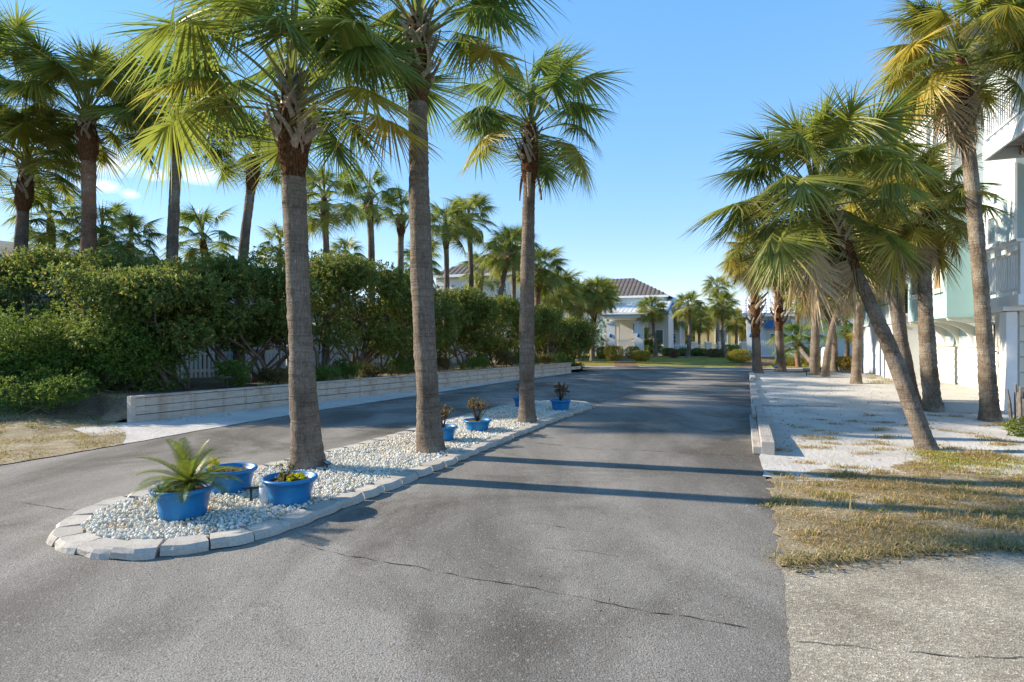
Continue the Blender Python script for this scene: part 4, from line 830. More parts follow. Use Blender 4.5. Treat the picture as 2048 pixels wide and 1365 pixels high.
# litter flecks: palm debris on sand, mulch leaves on the bed
def litter(name, label, poly, hf, n, size, seed, mat='litter'):
    r = np.random.default_rng(seed); xs = [p[0] for p in poly]; ys = [p[1] for p in poly]; x = r.uniform(min(xs), max(xs), n); y = r.uniform(min(ys), max(ys), n); k = inpoly(x, y, poly); x = x[k]; y = y[k]
    z = np.array([hf(a, b) for a, b in zip(x, y)]) + .012; d = r.normal(size=(len(x), 3)); d[:, 2] *= .1
    V, Ft, t = leaf_cloud(np.stack([x, y, z], 1), size, seed, normal=d * 3, aspect=.22, up=0); o = link(name, np_mesh(name, V, Ft, mat, {'tint': t})); o['kind'] = 'stuff'; tag(o, label, 'litter'); return o
litter('leaf_litter', 'dead leaf fragments lying over the planting bed', [tuple(off(.1, .05)[:2]), tuple(off(22, .05)[:2]), tuple(off(22, 2.5)[:2]), tuple(off(0, 3)[:2]), tuple(off(-7, 4)[:2]), tuple(off(-7, .8)[:2])], h_bed, 26000, .085, 51)
litter('leaf_litter', 'dark palm debris scattered over the white sand', XY((1545, 905), (1515, 790), (1640, 765), (1850, 800), (2048, 845), (2048, 935), (1700, 950), (1560, 940)), h_sand, 1500, .06, 52)
litter('leaf_litter', 'brown debris drifted against the timber kerb', [tuple((K0 + KD * a + Vector((KD.y, -KD.x, 0)) * b)[:2]) for a, b in ((.2, .2), (11, .2), (11, .5), (.2, .55))], h_sand, 500, .09, 53)

litter('leaf_litter', 'dead leaf scraps scattered along the front edge of the grass patch', [(p[0], p[1] - .12) for p in gr_front] + [(p[0], p[1] + .2) for p in gr_front[::-1]], lambda x, y: .01, 900, .06, 55)
litter('leaf_litter', 'few dry leaf scraps lying on the asphalt', XY((300, 1330), (900, 1300), (1560, 1330), (1520, 760), (1250, 800), (700, 1060)), lambda x, y: -.006, 220, .035, 56)
litter('leaf_litter', 'dry leaf scraps lying among the white pebbles', inner_poly, lambda x, y: .075, 260, .05, 57)
# ================================================================== POTS AND THEIR PLANTS
ISZ = .055
pot_me = MB().lathe([(.155, 0), (.185, .004), (.197, .02), (.207, .10), (.226, .19), (.248, .222), (.262, .228), (.270, .240), (.270, .256), (.258, .268), (.243, .266), (.233, .250), (.222, .205), (.0, .205)], 48).mesh('pot_body', 'blue_glaze', smooth=True)
soil_me = MB().lathe([(.226, .212), (.15, .222), (.0, .228)], 24).mesh('soil', 'mulch', smooth=True)
POTS = {}
for key, (px, Y, sc, zs, lab) in {'sago': (367, 5.15, .95, 1.05, 'blue glazed pot holding the sago palm, nearest the camera'), 'back': (462, 5.95, .93, 1.03, 'blue pot of bare mulch behind the sago pot'), 'yellow': (580, 5.55, .94, 1.03, 'blue pot with yellow flowers in front of the nearest island trunk'),
        'hidden': (884, 9.05, .9, .95, 'blue pot half hidden behind the tallest island trunk'), 'mid': (955, 10.05, .92, .78, 'shallow blue pot with a twiggy plant right of the tallest island trunk'), 'behind': (1046, 13.6, .9, 1.0, 'blue pot mostly hidden behind the far island trunk'), 'last': (1121, 13.0, .90, 1.0, 'blue pot at the far tip of the island')}.items():
    p = Vector(((px - CX) / F * Y, Y, ISZ)); r = empty('flower_pot', p); tag(r, lab, 'flower pot', 'blue pots on the pebble island')
    b = link('pot_body', pot_me, r, scale=(sc, sc, sc * zs)); s2 = link('soil', soil_me, r, scale=(sc, sc, sc * zs)); POTS[key] = (p, sc * zs)
    rr = random.Random(hash(key) % 1000 if False else len(key)); n = 60; q = np.random.default_rng(len(key)); a = q.uniform(0, 6.28, n); rd = .2 * sc * np.sqrt(q.random(n))
    V, Ft, t = leaf_cloud(np.stack([rd * np.cos(a), rd * np.sin(a), np.full(n, .222 * sc * zs)], 1), .045, 3, aspect=.5, up=.1); o = link('bark_chips', np_mesh('bark_chips', V, Ft, 'litter', {'tint': t}), r); o['kind'] = 'stuff'
# sago palm
def sago_frond(seed, elev, L=.54):
    r = random.Random(seed); V = []; Fc = []; tint = []; e = R(elev); P = [Vector((0, 0, 0))]; st = 40; D = []
    for k in range(st):
        e -= R(62) / st * (.35 + 1.1 * k / st) * max(.35, math.cos(e)); d = Vector((math.cos(e), 0, math.sin(e))); D.append(d); P.append(P[-1] + d * L / st)
    for k in range(st):
        a = len(V); w = .006 * (1 - .8 * k / st); V += [P[k] + Vector((0, w, 0)), P[k] - Vector((0, w, 0)), P[k + 1] - Vector((0, w, 0)), P[k + 1] + Vector((0, w, 0))]; Fc.append((a, a + 1, a + 2, a + 3)); tint += [.8] * 4
    for k in range(3, st):
        for half in (.25,):
            for sg in (-1, 1):
                s = (k + half) / st; base = P[k].lerp(P[k + 1], half); d = D[k]; up = Vector((-d.z, 0, d.x)); LL = .14 * math.sin(math.pi * min(1, .12 + s * .86)) ** .6 * r.uniform(.9, 1.1)
                dr = (d * (.30 + .45 * s) + Vector((0, sg, 0)) + up * .38).normalized(); m = base + dr * LL * .5; tip = base + dr * LL - Vector((0, 0, .012)); wv = d * .0046; a = len(V)
                V += [base - wv, base + wv, m + wv, m - wv, tip, tip]; Fc += [(a, a + 1, a + 2, a + 3), (a + 3, a + 2, a + 4, a + 5)]; tint += [min(1, max(0, r.gauss(.5, .2)))] * 6
    me = bpy.data.meshes.new('frond'); me.from_pydata([tuple(v) for v in V], [], Fc); a = me.attributes.new('tint', 'FLOAT', 'POINT'); a.data.foreach_set('value', tint); me.materials.append(M['sago_leaf']); return me
sag = {e: [sago_frond(e + j, e) for j in range(2)] for e in (75, 52, 32, 14)}
def sago(p, label, n, sc, seed, group=None):
    root = empty('sago_palm', p); tag(root, label, 'sago palm', group); rr = random.Random(seed)
    cz = MB().lathe([(.05, -.03), (.06, .02), (.045, .07), (.015, .11), (0, .12)], 12).build('caudex', 'palm_fibre', root, smooth=True); cz.scale = (sc,) * 3
    for k in range(n):
        el = (75, 52, 32, 32, 14, 14)[min(5, int(6 * k / n))]; link('frond', rr.choice(sag[el]), root, (0, 0, .06 * sc), (rr.uniform(-.2, .2), 0, k * 2.39996 + seed), sc * rr.uniform(.85, 1.12))
sago(POTS['sago'][0] + Vector((.03, .03, .225)), 'small sago palm growing in the nearest blue pot', 24, .84, 2)
def flowers(p, label, mat, n, rad, h, seed, leaf='groundbush_leaf', stem=True):
    root = empty('flower_clump', p); tag(root, label, 'flowers'); r = np.random.default_rng(seed); q = random.Random(seed)
    c = r.normal(0, rad * .45, (n * 3, 3)); c[:, 2] = np.abs(c[:, 2]) * .8; V, Ft, t = leaf_cloud(c, .04, seed, up=.6); o = link('foliage', np_mesh('foliage', V, Ft, leaf, {'tint': t}), root); o['kind'] = 'stuff'
    m = MB()
    for k in range(7):
        a = k * 6.283 / 7; m.add([(0, 0, .004), (.016 * math.cos(a - .4), .016 * math.sin(a - .4), .010), (.022 * math.cos(a), .022 * math.sin(a), .004), (.016 * math.cos(a + .4), .016 * math.sin(a + .4), .010)], [(0, 1, 2, 3)])
    m.lathe([(.007, .008), (.005, .014), (0, .016)], 7); bm2 = m.mesh('bloom', mat)
    for k in range(n):
        a = q.uniform(0, 6.28); s = rad * math.sqrt(q.random()); link('bloom', bm2, root, (math.cos(a) * s, math.sin(a) * s, h * (1 - .5 * (s / rad) ** 2) * q.uniform(.75, 1.1)), (q.uniform(-.7, .7) + .35, q.uniform(-.7, .7), a), q.uniform(.85, 1.35))
p = POTS['sago'][0]; flowers(p + Vector((-.115, -.12, .228)), 'white flowers at the front of the sago pot', 'flower_white', 26, .085, .085, 3)
p = POTS['back'][0]; flowers(p + Vector((-.16, -.05, .218)), 'yellow flowers behind the sago fronds in the back pot', 'flower_yellow', 20, .06, .13, 4)
p = POTS['yellow'][0]; flowers(p + Vector((.06, -.02, .212)), 'yellow flowers in the blue pot before the nearest trunk', 'flower_yellow', 20, .075, .075, 5)
def twiggy(p, label, h, seed, mat='burgundy_leaf', n=15, spread=.16, lf=9, group=None, green=0):
    root = empty('potted_shrub', p); tag(root, label, 'shrub', group); rr = random.Random(seed); m = MB(); tips = []
    for k in range(n):
        a = k * 2.4 + seed; e = rr.uniform(.15, 1.0); top = Vector((math.cos(a) * spread * e, math.sin(a) * spread * e, h * rr.uniform(.62, 1.0) * (1.05 - .25 * e))); mid = top * .5 + Vector((rr.uniform(-.02, .02), rr.uniform(-.02, .02), .02))
        m.tube([(0, 0, -.02), mid * .55, mid, top], [.007, .006, .005, .0025], 5); tips += [top, top.lerp(mid, .25) + Vector((rr.uniform(-.03, .03), rr.uniform(-.03, .03), 0))]
        if rr.random() < .8:
            t2 = mid + Vector((rr.uniform(-.08, .08), rr.uniform(-.08, .08), rr.uniform(.04, .12))); m.tube([mid, t2], [.004, .002], 4); tips.append(t2)
    m.build('stem', 'dark_stem', root, smooth=True); T = np.array([tuple(t) for t in tips]); V, Ft, t = rosettes(T, np.tile([0, 0, .6], (len(T), 1)), .040, seed, lf, aspect=.5)
    o = link('foliage', np_mesh('foliage', V, Ft, mat, {'tint': t}), root); o['kind'] = 'stuff'
    if green:
        T = np.random.default_rng(seed).normal(0, .05, (green, 3)) + [0.06, -.03, .08]; T[:, 2] = np.abs(T[:, 2]); V, Ft, t = rosettes(T, np.tile([0, 0, .5], (green, 1)), .04, seed, 5); o = link('leaf_shoot', np_mesh('leaf_shoot', V, Ft, 'groundbush_leaf', {'tint': t}), root); o['kind'] = 'stuff'
zt = lambda k: POTS[k][0] + Vector((0, 0, .222 * POTS[k][1]))
twiggy(zt('hidden') + Vector((.02, 0, 0)), 'twiggy burgundy plant showing right of the tallest island trunk base', .36, 1, spread=.2)
twiggy(zt('mid'), 'spreading burgundy plant in the shallow blue pot', .44, 2, n=20, spread=.25, green=9)
twiggy(zt('behind'), 'burgundy plant mostly hidden behind the far island trunk', .38, 3, spread=.24)
twiggy(zt('last'), 'upright burgundy plant in the pot at the island tip', .42, 4, n=20, spread=.2, green=8, lf=10)
p = POTS['yellow'][0]; twiggy(p + Vector((-.05, 0, .218)), 'small dried brown plant beside the yellow flowers', .075, 7, 'litter', 9, .05, 8)
# path lights and the clear cylinder
def flood(p, label, rz, sc=1.0, tilt=-.2):
    root = empty('spotlight', p, rz); tag(root, label, 'spotlight', 'small black garden lights'); root.scale = (sc,) * 3
    MB().tube([(0, 0, -.02), (0, 0, .13)], [.011, .011], 8).build('stake', 'black_plastic', root)
    h = MB().prism([(-.07, 0), (.07, 0), (.075, .022), (-.075, .022)], -.055, .055).build('lamp_head', 'black_plastic', root, (0, 0, .13), (tilt, 0, 0), bevel=.004)
    MB().box(-.064, .064, -.048, .048, .0222, .0242).build('lens', 'window_glass', h)
flood(G(502, 1006, .06), 'small black spotlight on a stake between the blue pots', .3)
flood(G(654, 940, .06), 'small black light at the foot of the nearest island palm', 1.2, .6, .5)
flood(on_sand(1550, 743), 'black spotlight on the sand between the kerb corner palms', .4, 1.6, .6); flood(on_sand(1613, 752), 'black spotlight on the sand left of the straight skirted palm', -.3, 1.7, .6)
pp_ = off(2.2, .35); flood(Vector((pp_.x, pp_.y, h_bed(pp_.x, pp_.y))), 'thin black stake light on the bed behind the plank wall', 0, 2.0, 0)
tag(MB().lathe([(.058, 0), (.056, .16), (.052, .162), (.052, .01), (0, .01)], 24).build('plastic_cylinder', 'clear_plastic', None, G(531, 1008, .06), smooth=True), 'cloudy clear plastic cylinder standing in the pebbles between the pots', 'cylinder')
# ================================================================== BUILDINGS
RZ = R(-21.4); UV_ = Vector((.365, .931, 0)); VV_ = Vector((.931, -.365, 0))
def board_rows(parent, x0, x1, y0, y1, z0, z1, n, mat, name='siding_board', th=.022, side='left', x_face=0):
    """horizontal boards on a face; side: which face of the local box they lie on"""
    h = (z1 - z0) / n
    if side == 'left': me = MB().add([(x_face - th * .35, y0, 0), (x_face - th * .35, y1, 0), (x_face - th * .1, y1, h), (x_face - th * .1, y0, h), (x_face - th, y0, .012), (x_face - th, y1, .012), (x_face + .01, y0, 0), (x_face + .01, y1, 0), (x_face + .01, y1, h), (x_face + .01, y0, h)],
        [(4, 5, 2, 3), (0, 1, 5, 4), (0, 6, 7, 1), (3, 2, 8, 9), (4, 3, 9, 6, 0), (5, 1, 7, 8, 2)]).mesh(name, mat)
    else: me = MB().add([(x0, x_face - th, .012), (x1, x_face - th, .012), (x1, x_face - th * .1, h), (x0, x_face - th * .1, h), (x0, x_face + .01, 0), (x1, x_face + .01, 0), (x1, x_face + .01, h), (x0, x_face + .01, h)],
        [(0, 1, 2, 3), (4, 5, 1, 0), (3, 2, 6, 7), (0, 3, 7, 4), (1, 5, 6, 2)]).mesh(name, mat)
    for k in range(n): link(name, me, parent, (0, 0, z0 + k * h))
def window(parent, side, a0, a1, z0, z1, face, glass='window_glass', frame='white_trim', fw=.09, mull=0):
    """side 'left': on plane x=face spanning y a0..a1; 'front': on plane y=face spanning x a0..a1"""
    def bx(m, p0, p1, q0, q1, d0, d1):
        return m.box(face + d0, face + d1, p0, p1, q0, q1) if side == 'left' else m.box(p0, p1, face + d0, face + d1, q0, q1)
    f = MB()
    for p0, p1, q0, q1 in ((a0 - fw, a0, z0 - fw, z1 + fw), (a1, a1 + fw, z0 - fw, z1 + fw), (a0, a1, z1, z1 + fw), (a0, a1, z0 - fw, z0)): bx(f, p0, p1, q0, q1, -.05, .01)
    for k in range(mull): c = a0 + (a1 - a0) * (k + 1) / (mull + 1); bx(f, c - .025, c + .025, z0, z1, -.035, .005)
    w = f.build('window', frame, parent); bx(MB(), a0, a1, z0, z1, -.018, -.006).build('pane', glass, w)
    bx(MB(), a0 - fw - .03, a1 + fw + .03, z0 - fw - .04, z0 - fw - .002, -.08, .01).build('sill', frame, w); return w
def railing(parent, p0, p1, z0, z1, mat='white_paint', gap=.12, name='railing'):
    p0 = Vector((*p0, 0)); p1 = Vector((*p1, 0)); d = p1 - p0; L = d.length; a = math.atan2(d.y, d.x); ht = z1 - z0
    rl = MB().box(0, L, -.035, .035, ht - .06, ht).box(0, L, -.025, .025, .08, .13).build(name, mat, parent, (p0.x, p0.y, z0), (0, 0, a))
    bm2 = MB().box(-.018, .018, -.015, .015, .13, ht - .06).mesh('baluster', mat)
    for k in range(int(L / gap)): link('baluster', bm2, rl, (gap * (k + .5), 0, 0))
    return rl
# ---- aqua house on the right
H = empty('aqua_house', (13.95, 17.6, 0), RZ); tag(H, 'pale aqua stucco house with curved brackets, balcony and cream siding at the right edge', 'house')
MB().box(.02, 7, -4.2, 3.95, -.3, 2.30).build('wall', 'cream_wall', H)
board_rows(H, 0, 0, -4.1, 3.86, -.02, 1.45, 6, 'cream_wall', x_face=.02)
MB().box(-.012, .019, -4.1, 3.86, 1.47, 2.27).build('wall_panel', 'pale_aqua', H)
MB().box(-.05, .018, -4.1, 3.86, 1.43, 1.48).build('trim', 'white_trim', H)
bay = MB().box(-1.08, 7.02, -1.43, 2.7, 2.275, 5.7).build('bay', 'aqua_stucco', H)
window(bay, 'left', -1.02, -.42, 3.15, 4.85, -1.08, 'tan_curtain'); window(bay, 'left', 1.2, 2.1, 3.15, 4.85, -1.08)
prof = [(-1.06, 2.274), (.015, 2.274), (.015, 1.49)] + [(-1.06 + 1.0 * math.cos(a), 1.49 + .70 * math.sin(a)) for a in [R(8 * k) for k in range(12)]]
bk = MB().prism(prof, -.055, .055).mesh('bracket', 'cream_wall')
for yy in (-1.33, .0, 1.3, 2.6): link('bracket', bk, H, (0, yy, 0))
far = MB().box(-1.2, 7.04, 3.9, 10.6, -.3, 2.3).build('wall', 'white_wall', H); MB().box(-1.25, 7.05, 3.86, 10.64, 2.3, 6.2).build('wall', 'pale_aqua', H)
MB().box(-1.27, -1.24, 3.84, 10.65, 3.02, 3.05).build('trim', 'pipe_metal', H); MB().box(-1.28, -1.19, 3.83, 10.66, 2.26, 2.33).build('trim', 'white_trim', H)
lv = window(H, 'front', -.98, -.42, 2.62, 3.7, 3.86, 'black_plastic', fw=.06)
lm = MB().box(-.98, -.42, -.03, -.016, 0, .055).mesh('slat', 'pipe_metal')
for k in range(10): link('slat', lm, lv, (0, 3.86, 2.65 + k * .105), (0, 0, 0))
link('bracket', bk, H, (0, 3.7, -.02), scale=(1.05, 1.3, 1))
# ground floor block with garage door
MB().box(-1.08, 3, -5.5, -4.1, -.3, 2.26).build('wall', 'white_wall', H); board_rows(H, 0, 0, -5.2, -4.12, 0, 2.2, 6, 'cream_wall', x_face=-1.08)
MB().box(-1.13, -.93, -5.58, -5.22, -.3, 2.24).build('trim', 'white_trim', H, bevel=.01); MB().box(-1.2, -.4, -5.62, -4.05, 2.262, 2.36).build('trim', 'white_trim', H)
dr = MB().box(-.92, 3, -5.53, -5.49, -.2, 2.2).build('garage_door', 'cream_wall', H); gp = MB().box(-.89, 2.9, -5.565, -5.528, .012, .325).mesh('panel', 'cream_wall', bevel=.012)
for k in range(7): link('panel', gp, dr, (0, 0, -.1 + k * .338))
# upper floors
MB().box(-.4, 5, -4.0, -1.38, 2.37, 9.1).build('wall', 'pale_aqua', H); MB().box(-.43, -.38, -4.02, -3.9, 2.5, 5.9).build('trim', 'white_trim', H)
window(H, 'left', -2.88, -2.45, 4.15, 4.82, -.4)
up = MB().box(-1.14, 6.5, -2.0, 4.6, 5.72, 9.2).build('wall', 'white_wall', H)
window(H, 'left', -1.1, -.6, 6.9, 8.3, -1.14); window(H, 'left', -.35, .1, 6.9, 8.3, -1.14); window(H, 'left', 2.2, 3.2, 6.9, 8.3, -1.14)
MB().add([(-1.6, -4.6, 9.19), (7.2, -4.6, 9.19), (7.2, 5.1, 9.19), (-1.6, 5.1, 9.19), (1.5, -1.5, 10.9), (4.0, -1.5, 10.9), (4.0, 2.0, 10.9), (1.5, 2.0, 10.9)], [(0, 1, 2, 3), (0, 1, 5, 4), (1, 2, 6, 5), (2, 3, 7, 6), (3, 0, 4, 7), (4, 5, 6, 7)]).build('roof', 'grey_roof', H)
lf = MB().prism([(-.42, .0), (-.62, -.12), (-.60, -.15), (-.41, -.06)], -.1, .1).build('vent_hood', 'white_paint', H, (0, -2.8, 5.42))
# balcony
bal = MB().box(-1.08, 1.6, -6.05, -4.02, 2.365, 2.60).build('balcony', 'white_paint', H)
MB().box(-1.03, -.92, -6.0, -5.89, 2.6, 3.72).build('post', 'white_paint', bal, bevel=.008); MB().box(-1.03, -.93, -4.12, -4.03, 2.6, 3.72).build('post', 'white_paint', bal)
railing(bal, (-.98, -5.88), (-.98, -4.13), 2.62, 3.56, gap=.135); railing(bal, (-.9, -5.95), (1.6, -5.95), 2.62, 3.56, gap=.135)
MB().box(-1.12, -.84, -6.05, -4.03, 3.72, 3.78).build('cap_rail', 'white_paint', bal); MB().box(-.83, 1.6, -6.05, -5.85, 3.72, 3.78).build('cap_rail', 'white_paint', bal)
for yy in (-5.3, -4.7): MB().box(-1.03, -.93, yy - .045, yy + .045, 3.56, 3.72).build('post', 'white_paint', bal)
# upper deck
dk = MB().box(-1.12, -1.07, -8.2, -4.2, 5.94, 6.3).box(-1.07, 3, -4.25, -4.2, 5.94, 6.3).build('deck', 'white_paint', H)
for k in range(18): MB().box(-1.06, 3, -8.2 + k * .222, -8.2 + k * .222 + .2, 6.2, 6.24).build('plank', 'deck_wood', dk)
for k in range(7): MB().box(-1.02 + k * .6, -.97 + k * .6, -8.2, -4.26, 6.0, 6.19).build('joist', 'deck_wood', dk)
railing(dk, (-1.09, -8.2), (-1.09, -4.25), 6.32, 7.35, gap=.12); railing(dk, (-1.05, -4.23), (.0, -4.23), 6.32, 7.35, gap=.12)
MB().box(-.75, -.58, -6.0, -5.8, 5.0, 5.94).build('post', 'white_paint', dk)
# outdoor shower pipe
sp = MB().tube([(-1.12, -4.3, 2.0), (-1.16, -4.6, 2.02), (-1.16, -4.95, 2.02), (-1.16, -5.03, 1.95), (-1.16, -5.05, .5), (-1.16, -4.98, .1)], .016, 7).build('shower_pipe', 'pipe_metal', H, smooth=True)
MB().tube([(-1.16, -5.05, 1.0), (-1.22, -5.12, 1.25)], .012, 6).build('lever', 'pipe_metal', sp); MB().lathe([(.05, 0), (.05, .03), (.01, .04)], 10, (-1.16, -5.05, .48)).build('valve', 'pipe_metal', sp); MB().lathe([(.045, 0), (.05, .02), (.02, .03)], 10, (-1.16, -5.05, 1.35)).build('valve', 'pipe_metal', sp)
# step block and driftwood by the wall
b = on_sand(1918, 822); tag(MB().box(-.35, .45, -.25, .3, -.03, .2).build('step_block', 'concrete', None, b, (0, 0, RZ), bevel=.025), 'mossy concrete block on the sand below the brackets', 'block')
b = on_sand(2043, 850); d = empty('driftwood', b); tag(d, 'bundle of grey weathered sticks standing at the right edge', 'driftwood'); rr = random.Random(5)
for k in range(14):
    a = rr.uniform(0, 6.28); q = rr.uniform(0, .18); MB().tube([(math.cos(a) * q, math.sin(a) * q, -.03), (math.cos(a) * q * 1.3, math.sin(a) * q * 1.2, .35 * rr.uniform(.6, 1.6)), (math.cos(a) * q * 1.7 + .02, math.sin(a) * q * 1.5, .75 * rr.uniform(.55, 1.0))], [.035, .03, .018], 6).build('stick', 'driftwood', d)
b = on_sand(2044, 872); shrub('low_bush', 'tuft of yellow-green leaves at the foot of the driftwood', 'bush', b, [((0, 0, .12), (.2, .2, .14))], 700, .09, 'sago_leaf', 881, nst=0, aspect=.2)

# ---- gatehouses across the lawn
def tile_roof(parent, x0, x1, yr, z_r, ye, z_e, mat, step=.36, name='tile_row', y_back=None, th=.05):
    """gable roof with ridge along x at (yr, z_r); eaves at ye (front) and y_back; ribs of tiles down the slope"""
    yb = y_back if y_back is not None else 2 * yr - ye
    rf = MB().prism([(ye, z_e), (yr, z_r), (yb, z_e), (yb, z_e - th), (yr, z_r - th * 1.3), (ye, z_e - th)], x0, x1, axis='x').build('roof', mat, parent)
    L = math.hypot(yr - ye, z_r - z_e); a = math.atan2(z_r - z_e, yr - ye); n = int((x1 - x0) / step)
    me = MB().prism([(-step * .42, .004), (-step * .28, .035), (0, .045), (step * .28, .035), (step * .42, .004)], 0, L, axis='y').mesh(name, mat)
    for k in range(n): link(name, me, rf, (x0 + (k + .5) * (x1 - x0) / n, ye, z_e), (a, 0, 0))
    cl = max(3, int(L / .45)); bm2 = MB().box(x0, x1, 0, .035, .0, .09).mesh('tile_course', mat)
    for k in range(cl): link('tile_course', bm2, rf, (0, ye + (yr - ye) * k / cl, z_e + (z_r - z_e) * k / cl), (a, 0, 0))
    return rf
def bar_gate(parent_loc, rz, w, h, label, name='gate', pick=.13, cat='gate'):
    g = empty(name, parent_loc, rz); tag(g, label, cat)
    MB().box(0, w, -.02, .02, h - .22, h - .17).box(0, w, -.02, .02, .12, .17).build('rail', 'white_paint', g)
    me = MB().box(-.014, .014, -.014, .014, .04, h).mesh('bar', 'white_paint')
    for k in range(int(w / pick)): link('bar', me, g, (pick * (k + .5), 0, 0))
    return g
col_prof = [(.0, .0), (.0, .02)]
def column(parent, x, y, w, h, lamp=False):
    c = MB().box(x, x + w, y, y + w, .25, h - .18).build('column', 'white_trim', parent, (0, 0, -.25))
    MB().box(x - .07, x + w + .07, y - .07, y + w + .07, h - .18, h).box(x - .04, x + w + .04, y - .04, y + w + .04, .0, .3).build('capital', 'white_trim', c)
    if lamp: MB().lathe([(.0, -.12), (.09, -.1), (.11, 0), (.09, .16), (0, .2)], 10, (x + w / 2, y - .08, 2.0)).build('wall_lamp', 'blue_paint', c, smooth=True)
GL = AT(1213, 712, 50.0); GL.z = .28
g = empty('gatehouse', GL, RZ); tag(g, 'white columned gatehouse with white tiled roof at the end of the brick path', 'gatehouse')
for x, y, l in ((0, 0, 1), (2.35, 0, 1), (.1, 2.4, 0), (2.42, 1.7, 0), (2.42, 3.2, 0)): column(g, x, y, .72 if y == 0 else .5, 3.25, l)
MB().box(-.35, 3.4, -.35, 4.2, 3.252, 3.52).build('canopy', 'white_trim', g, bevel=.03); MB().box(-.55, 3.6, -.55, 3.9, 3.525, 3.66).build('cornice', 'white_trim', g, bevel=.03)
MB().box(-.4, 4.7, 4.2, 8.4, -.2, 3.7).build('wall', 'white_wall', g); MB().box(1.6, 2.4, 4.10, 4.19, 2.0, 3.0).build('awning', 'blue_paint', g); MB().box(1.65, 2.35, 4.14, 4.19, 0, 2.0).build('door', 'tan_curtain', g)
window(g, 'front', 3.6, 4.2, 1.0, 2.3, 4.2)
tile_roof(g, -.6, 5.0, 4.4, 4.85, .4, 3.72, 'white_tile', y_back=8.9)
MB().add([(4.72, .9, 3.7), (4.72, 8.2, 3.7), (4.72, 4.4, 4.72), (4.66, .9, 3.7), (4.66, 8.2, 3.7), (4.66, 4.4, 4.72)], [(0, 1, 2), (5, 4, 3), (0, 3, 4, 1), (1, 4, 5, 2), (2, 5, 3, 0)]).build('gable', 'white_wall', g)
MB().tube([(5.02, .35, 3.62), (5.02, 4.4, 4.78), (5.02, 8.9, 3.62)], .1, 4).build('barge_board', 'blue_paint', g)
for x in (.1, 2.6): MB().lathe([(.05, 0), (.14, .05), (.17, .16), (.12, .25), (.04, .33), (0, .34)], 10, (x + .25, .1, 3.66)).build('finial', 'brown_tile', g, smooth=True)
bar_gate(GL + VV_ * .78 + UV_ * .25 + Vector((0, 0, .02)), RZ, 1.52, 1.5, 'white barred gate between the columns of the left gatehouse')
GR = AT(1497, 712, 48.0); GR.z = .28
g = empty('gatehouse', GR, RZ); tag(g, 'white gatehouse with blue awning over its door on the right', 'gatehouse')
MB().box(0, 4.6, 0, 4, -.2, 3.5).build('wall', 'white_wall', g); column(g, -.12, -.4, .5, 3.3, True); column(g, 3.2, -.4, .5, 3.3, True); column(g, -.12, 2.6, .4, 3.3)
MB().prism([(-.5, 2.35), (-.02, 2.35), (-.02, 3.0), (-.44, 3.0)], 1.15, 2.55, axis='x').build('awning', 'blue_paint', g)
dr = MB().box(1.35, 2.4, -.05, -.004, -.05, 2.2).build('door', 'cream_wall', g); window(dr, 'front', 1.65, 2.15, 1.2, 1.9, -.05, fw=.06); MB().lathe([(.03, 0), (.04, .05), (0, .06)], 8, (1.45, -.1, .98)).build('door_handle', 'pipe_metal', dr)
MB().box(-.5, 4.9, -.75, -.55, 3.3, 3.48).build('fascia', 'white_trim', g)
tile_roof(g, -.5, 5.2, 1.9, 4.95, -.7, 3.5, 'white_tile', y_back=4.6)
bar_gate(GR + VV_ * .5 - UV_ * 1.6, RZ, 2.6, 1.45, 'white barred gate before the door under the blue awning')
# ---- white fence with pillars between the gatehouses
FX0 = AT(1318, 700, 55); FX1 = AT(1494, 700, 54.0); fd = (FX1 - FX0); fd.z = 0; FL = fd.length; FX0.z = .28
fe = empty('white_fence', FX0, math.atan2(fd.y, fd.x)); tag(fe, 'white picket fence with square pillars along the back of the lawn', 'fence')
pk = MB().box(-.03, .03, -.012, .012, .1, 1.08).mesh('picket', 'white_paint'); xs = [0, .36 * FL, .53 * FL, .68 * FL, FL - .55]
for x in xs:
    pl = MB().box(x, x + .55, -.27, .27, -.1, 1.15).build('pillar', 'white_wall', fe); MB().box(x - .06, x + .61, -.33, .33, 1.15, 1.25).build('cap', 'white_trim', pl)
MB().box(.5, FL - .5, .02, .06, .85, .93).box(.5, FL - .5, .02, .06, .25, .33).build('rail', 'white_paint', fe)
k = .62
while k < FL - .6:
    if not any(x - .05 < k < x + .6 for x in xs): link('picket', pk, fe, (k, 0, 0))
    k += .145
for i, (px, lab) in enumerate([(1341, 'blue panel behind the white fence near the left gatehouse'), (1369, 'blue panel behind the white fence next to the lawn bed palm')]):
    p = AT(px, 700, 57); p.z = .27; q = empty('pool_lounger', p, RZ); tag(q, lab, 'lounger', 'blue pool furniture behind the fence')
    MB().box(-.55, .55, -.3, .3, .35, .45).build('seat', 'pool_blue', q); MB().box(-.55, .55, .25, .33, .45, 1.0).build('backrest', 'pool_blue', q, rot=(-.2, 0, 0))
    for sx in (-.48, .48):
        for sy in (-.25, .25): MB().box(sx - .03, sx + .03, sy - .03, sy + .03, 0, .35).build('leg', 'white_paint', q)
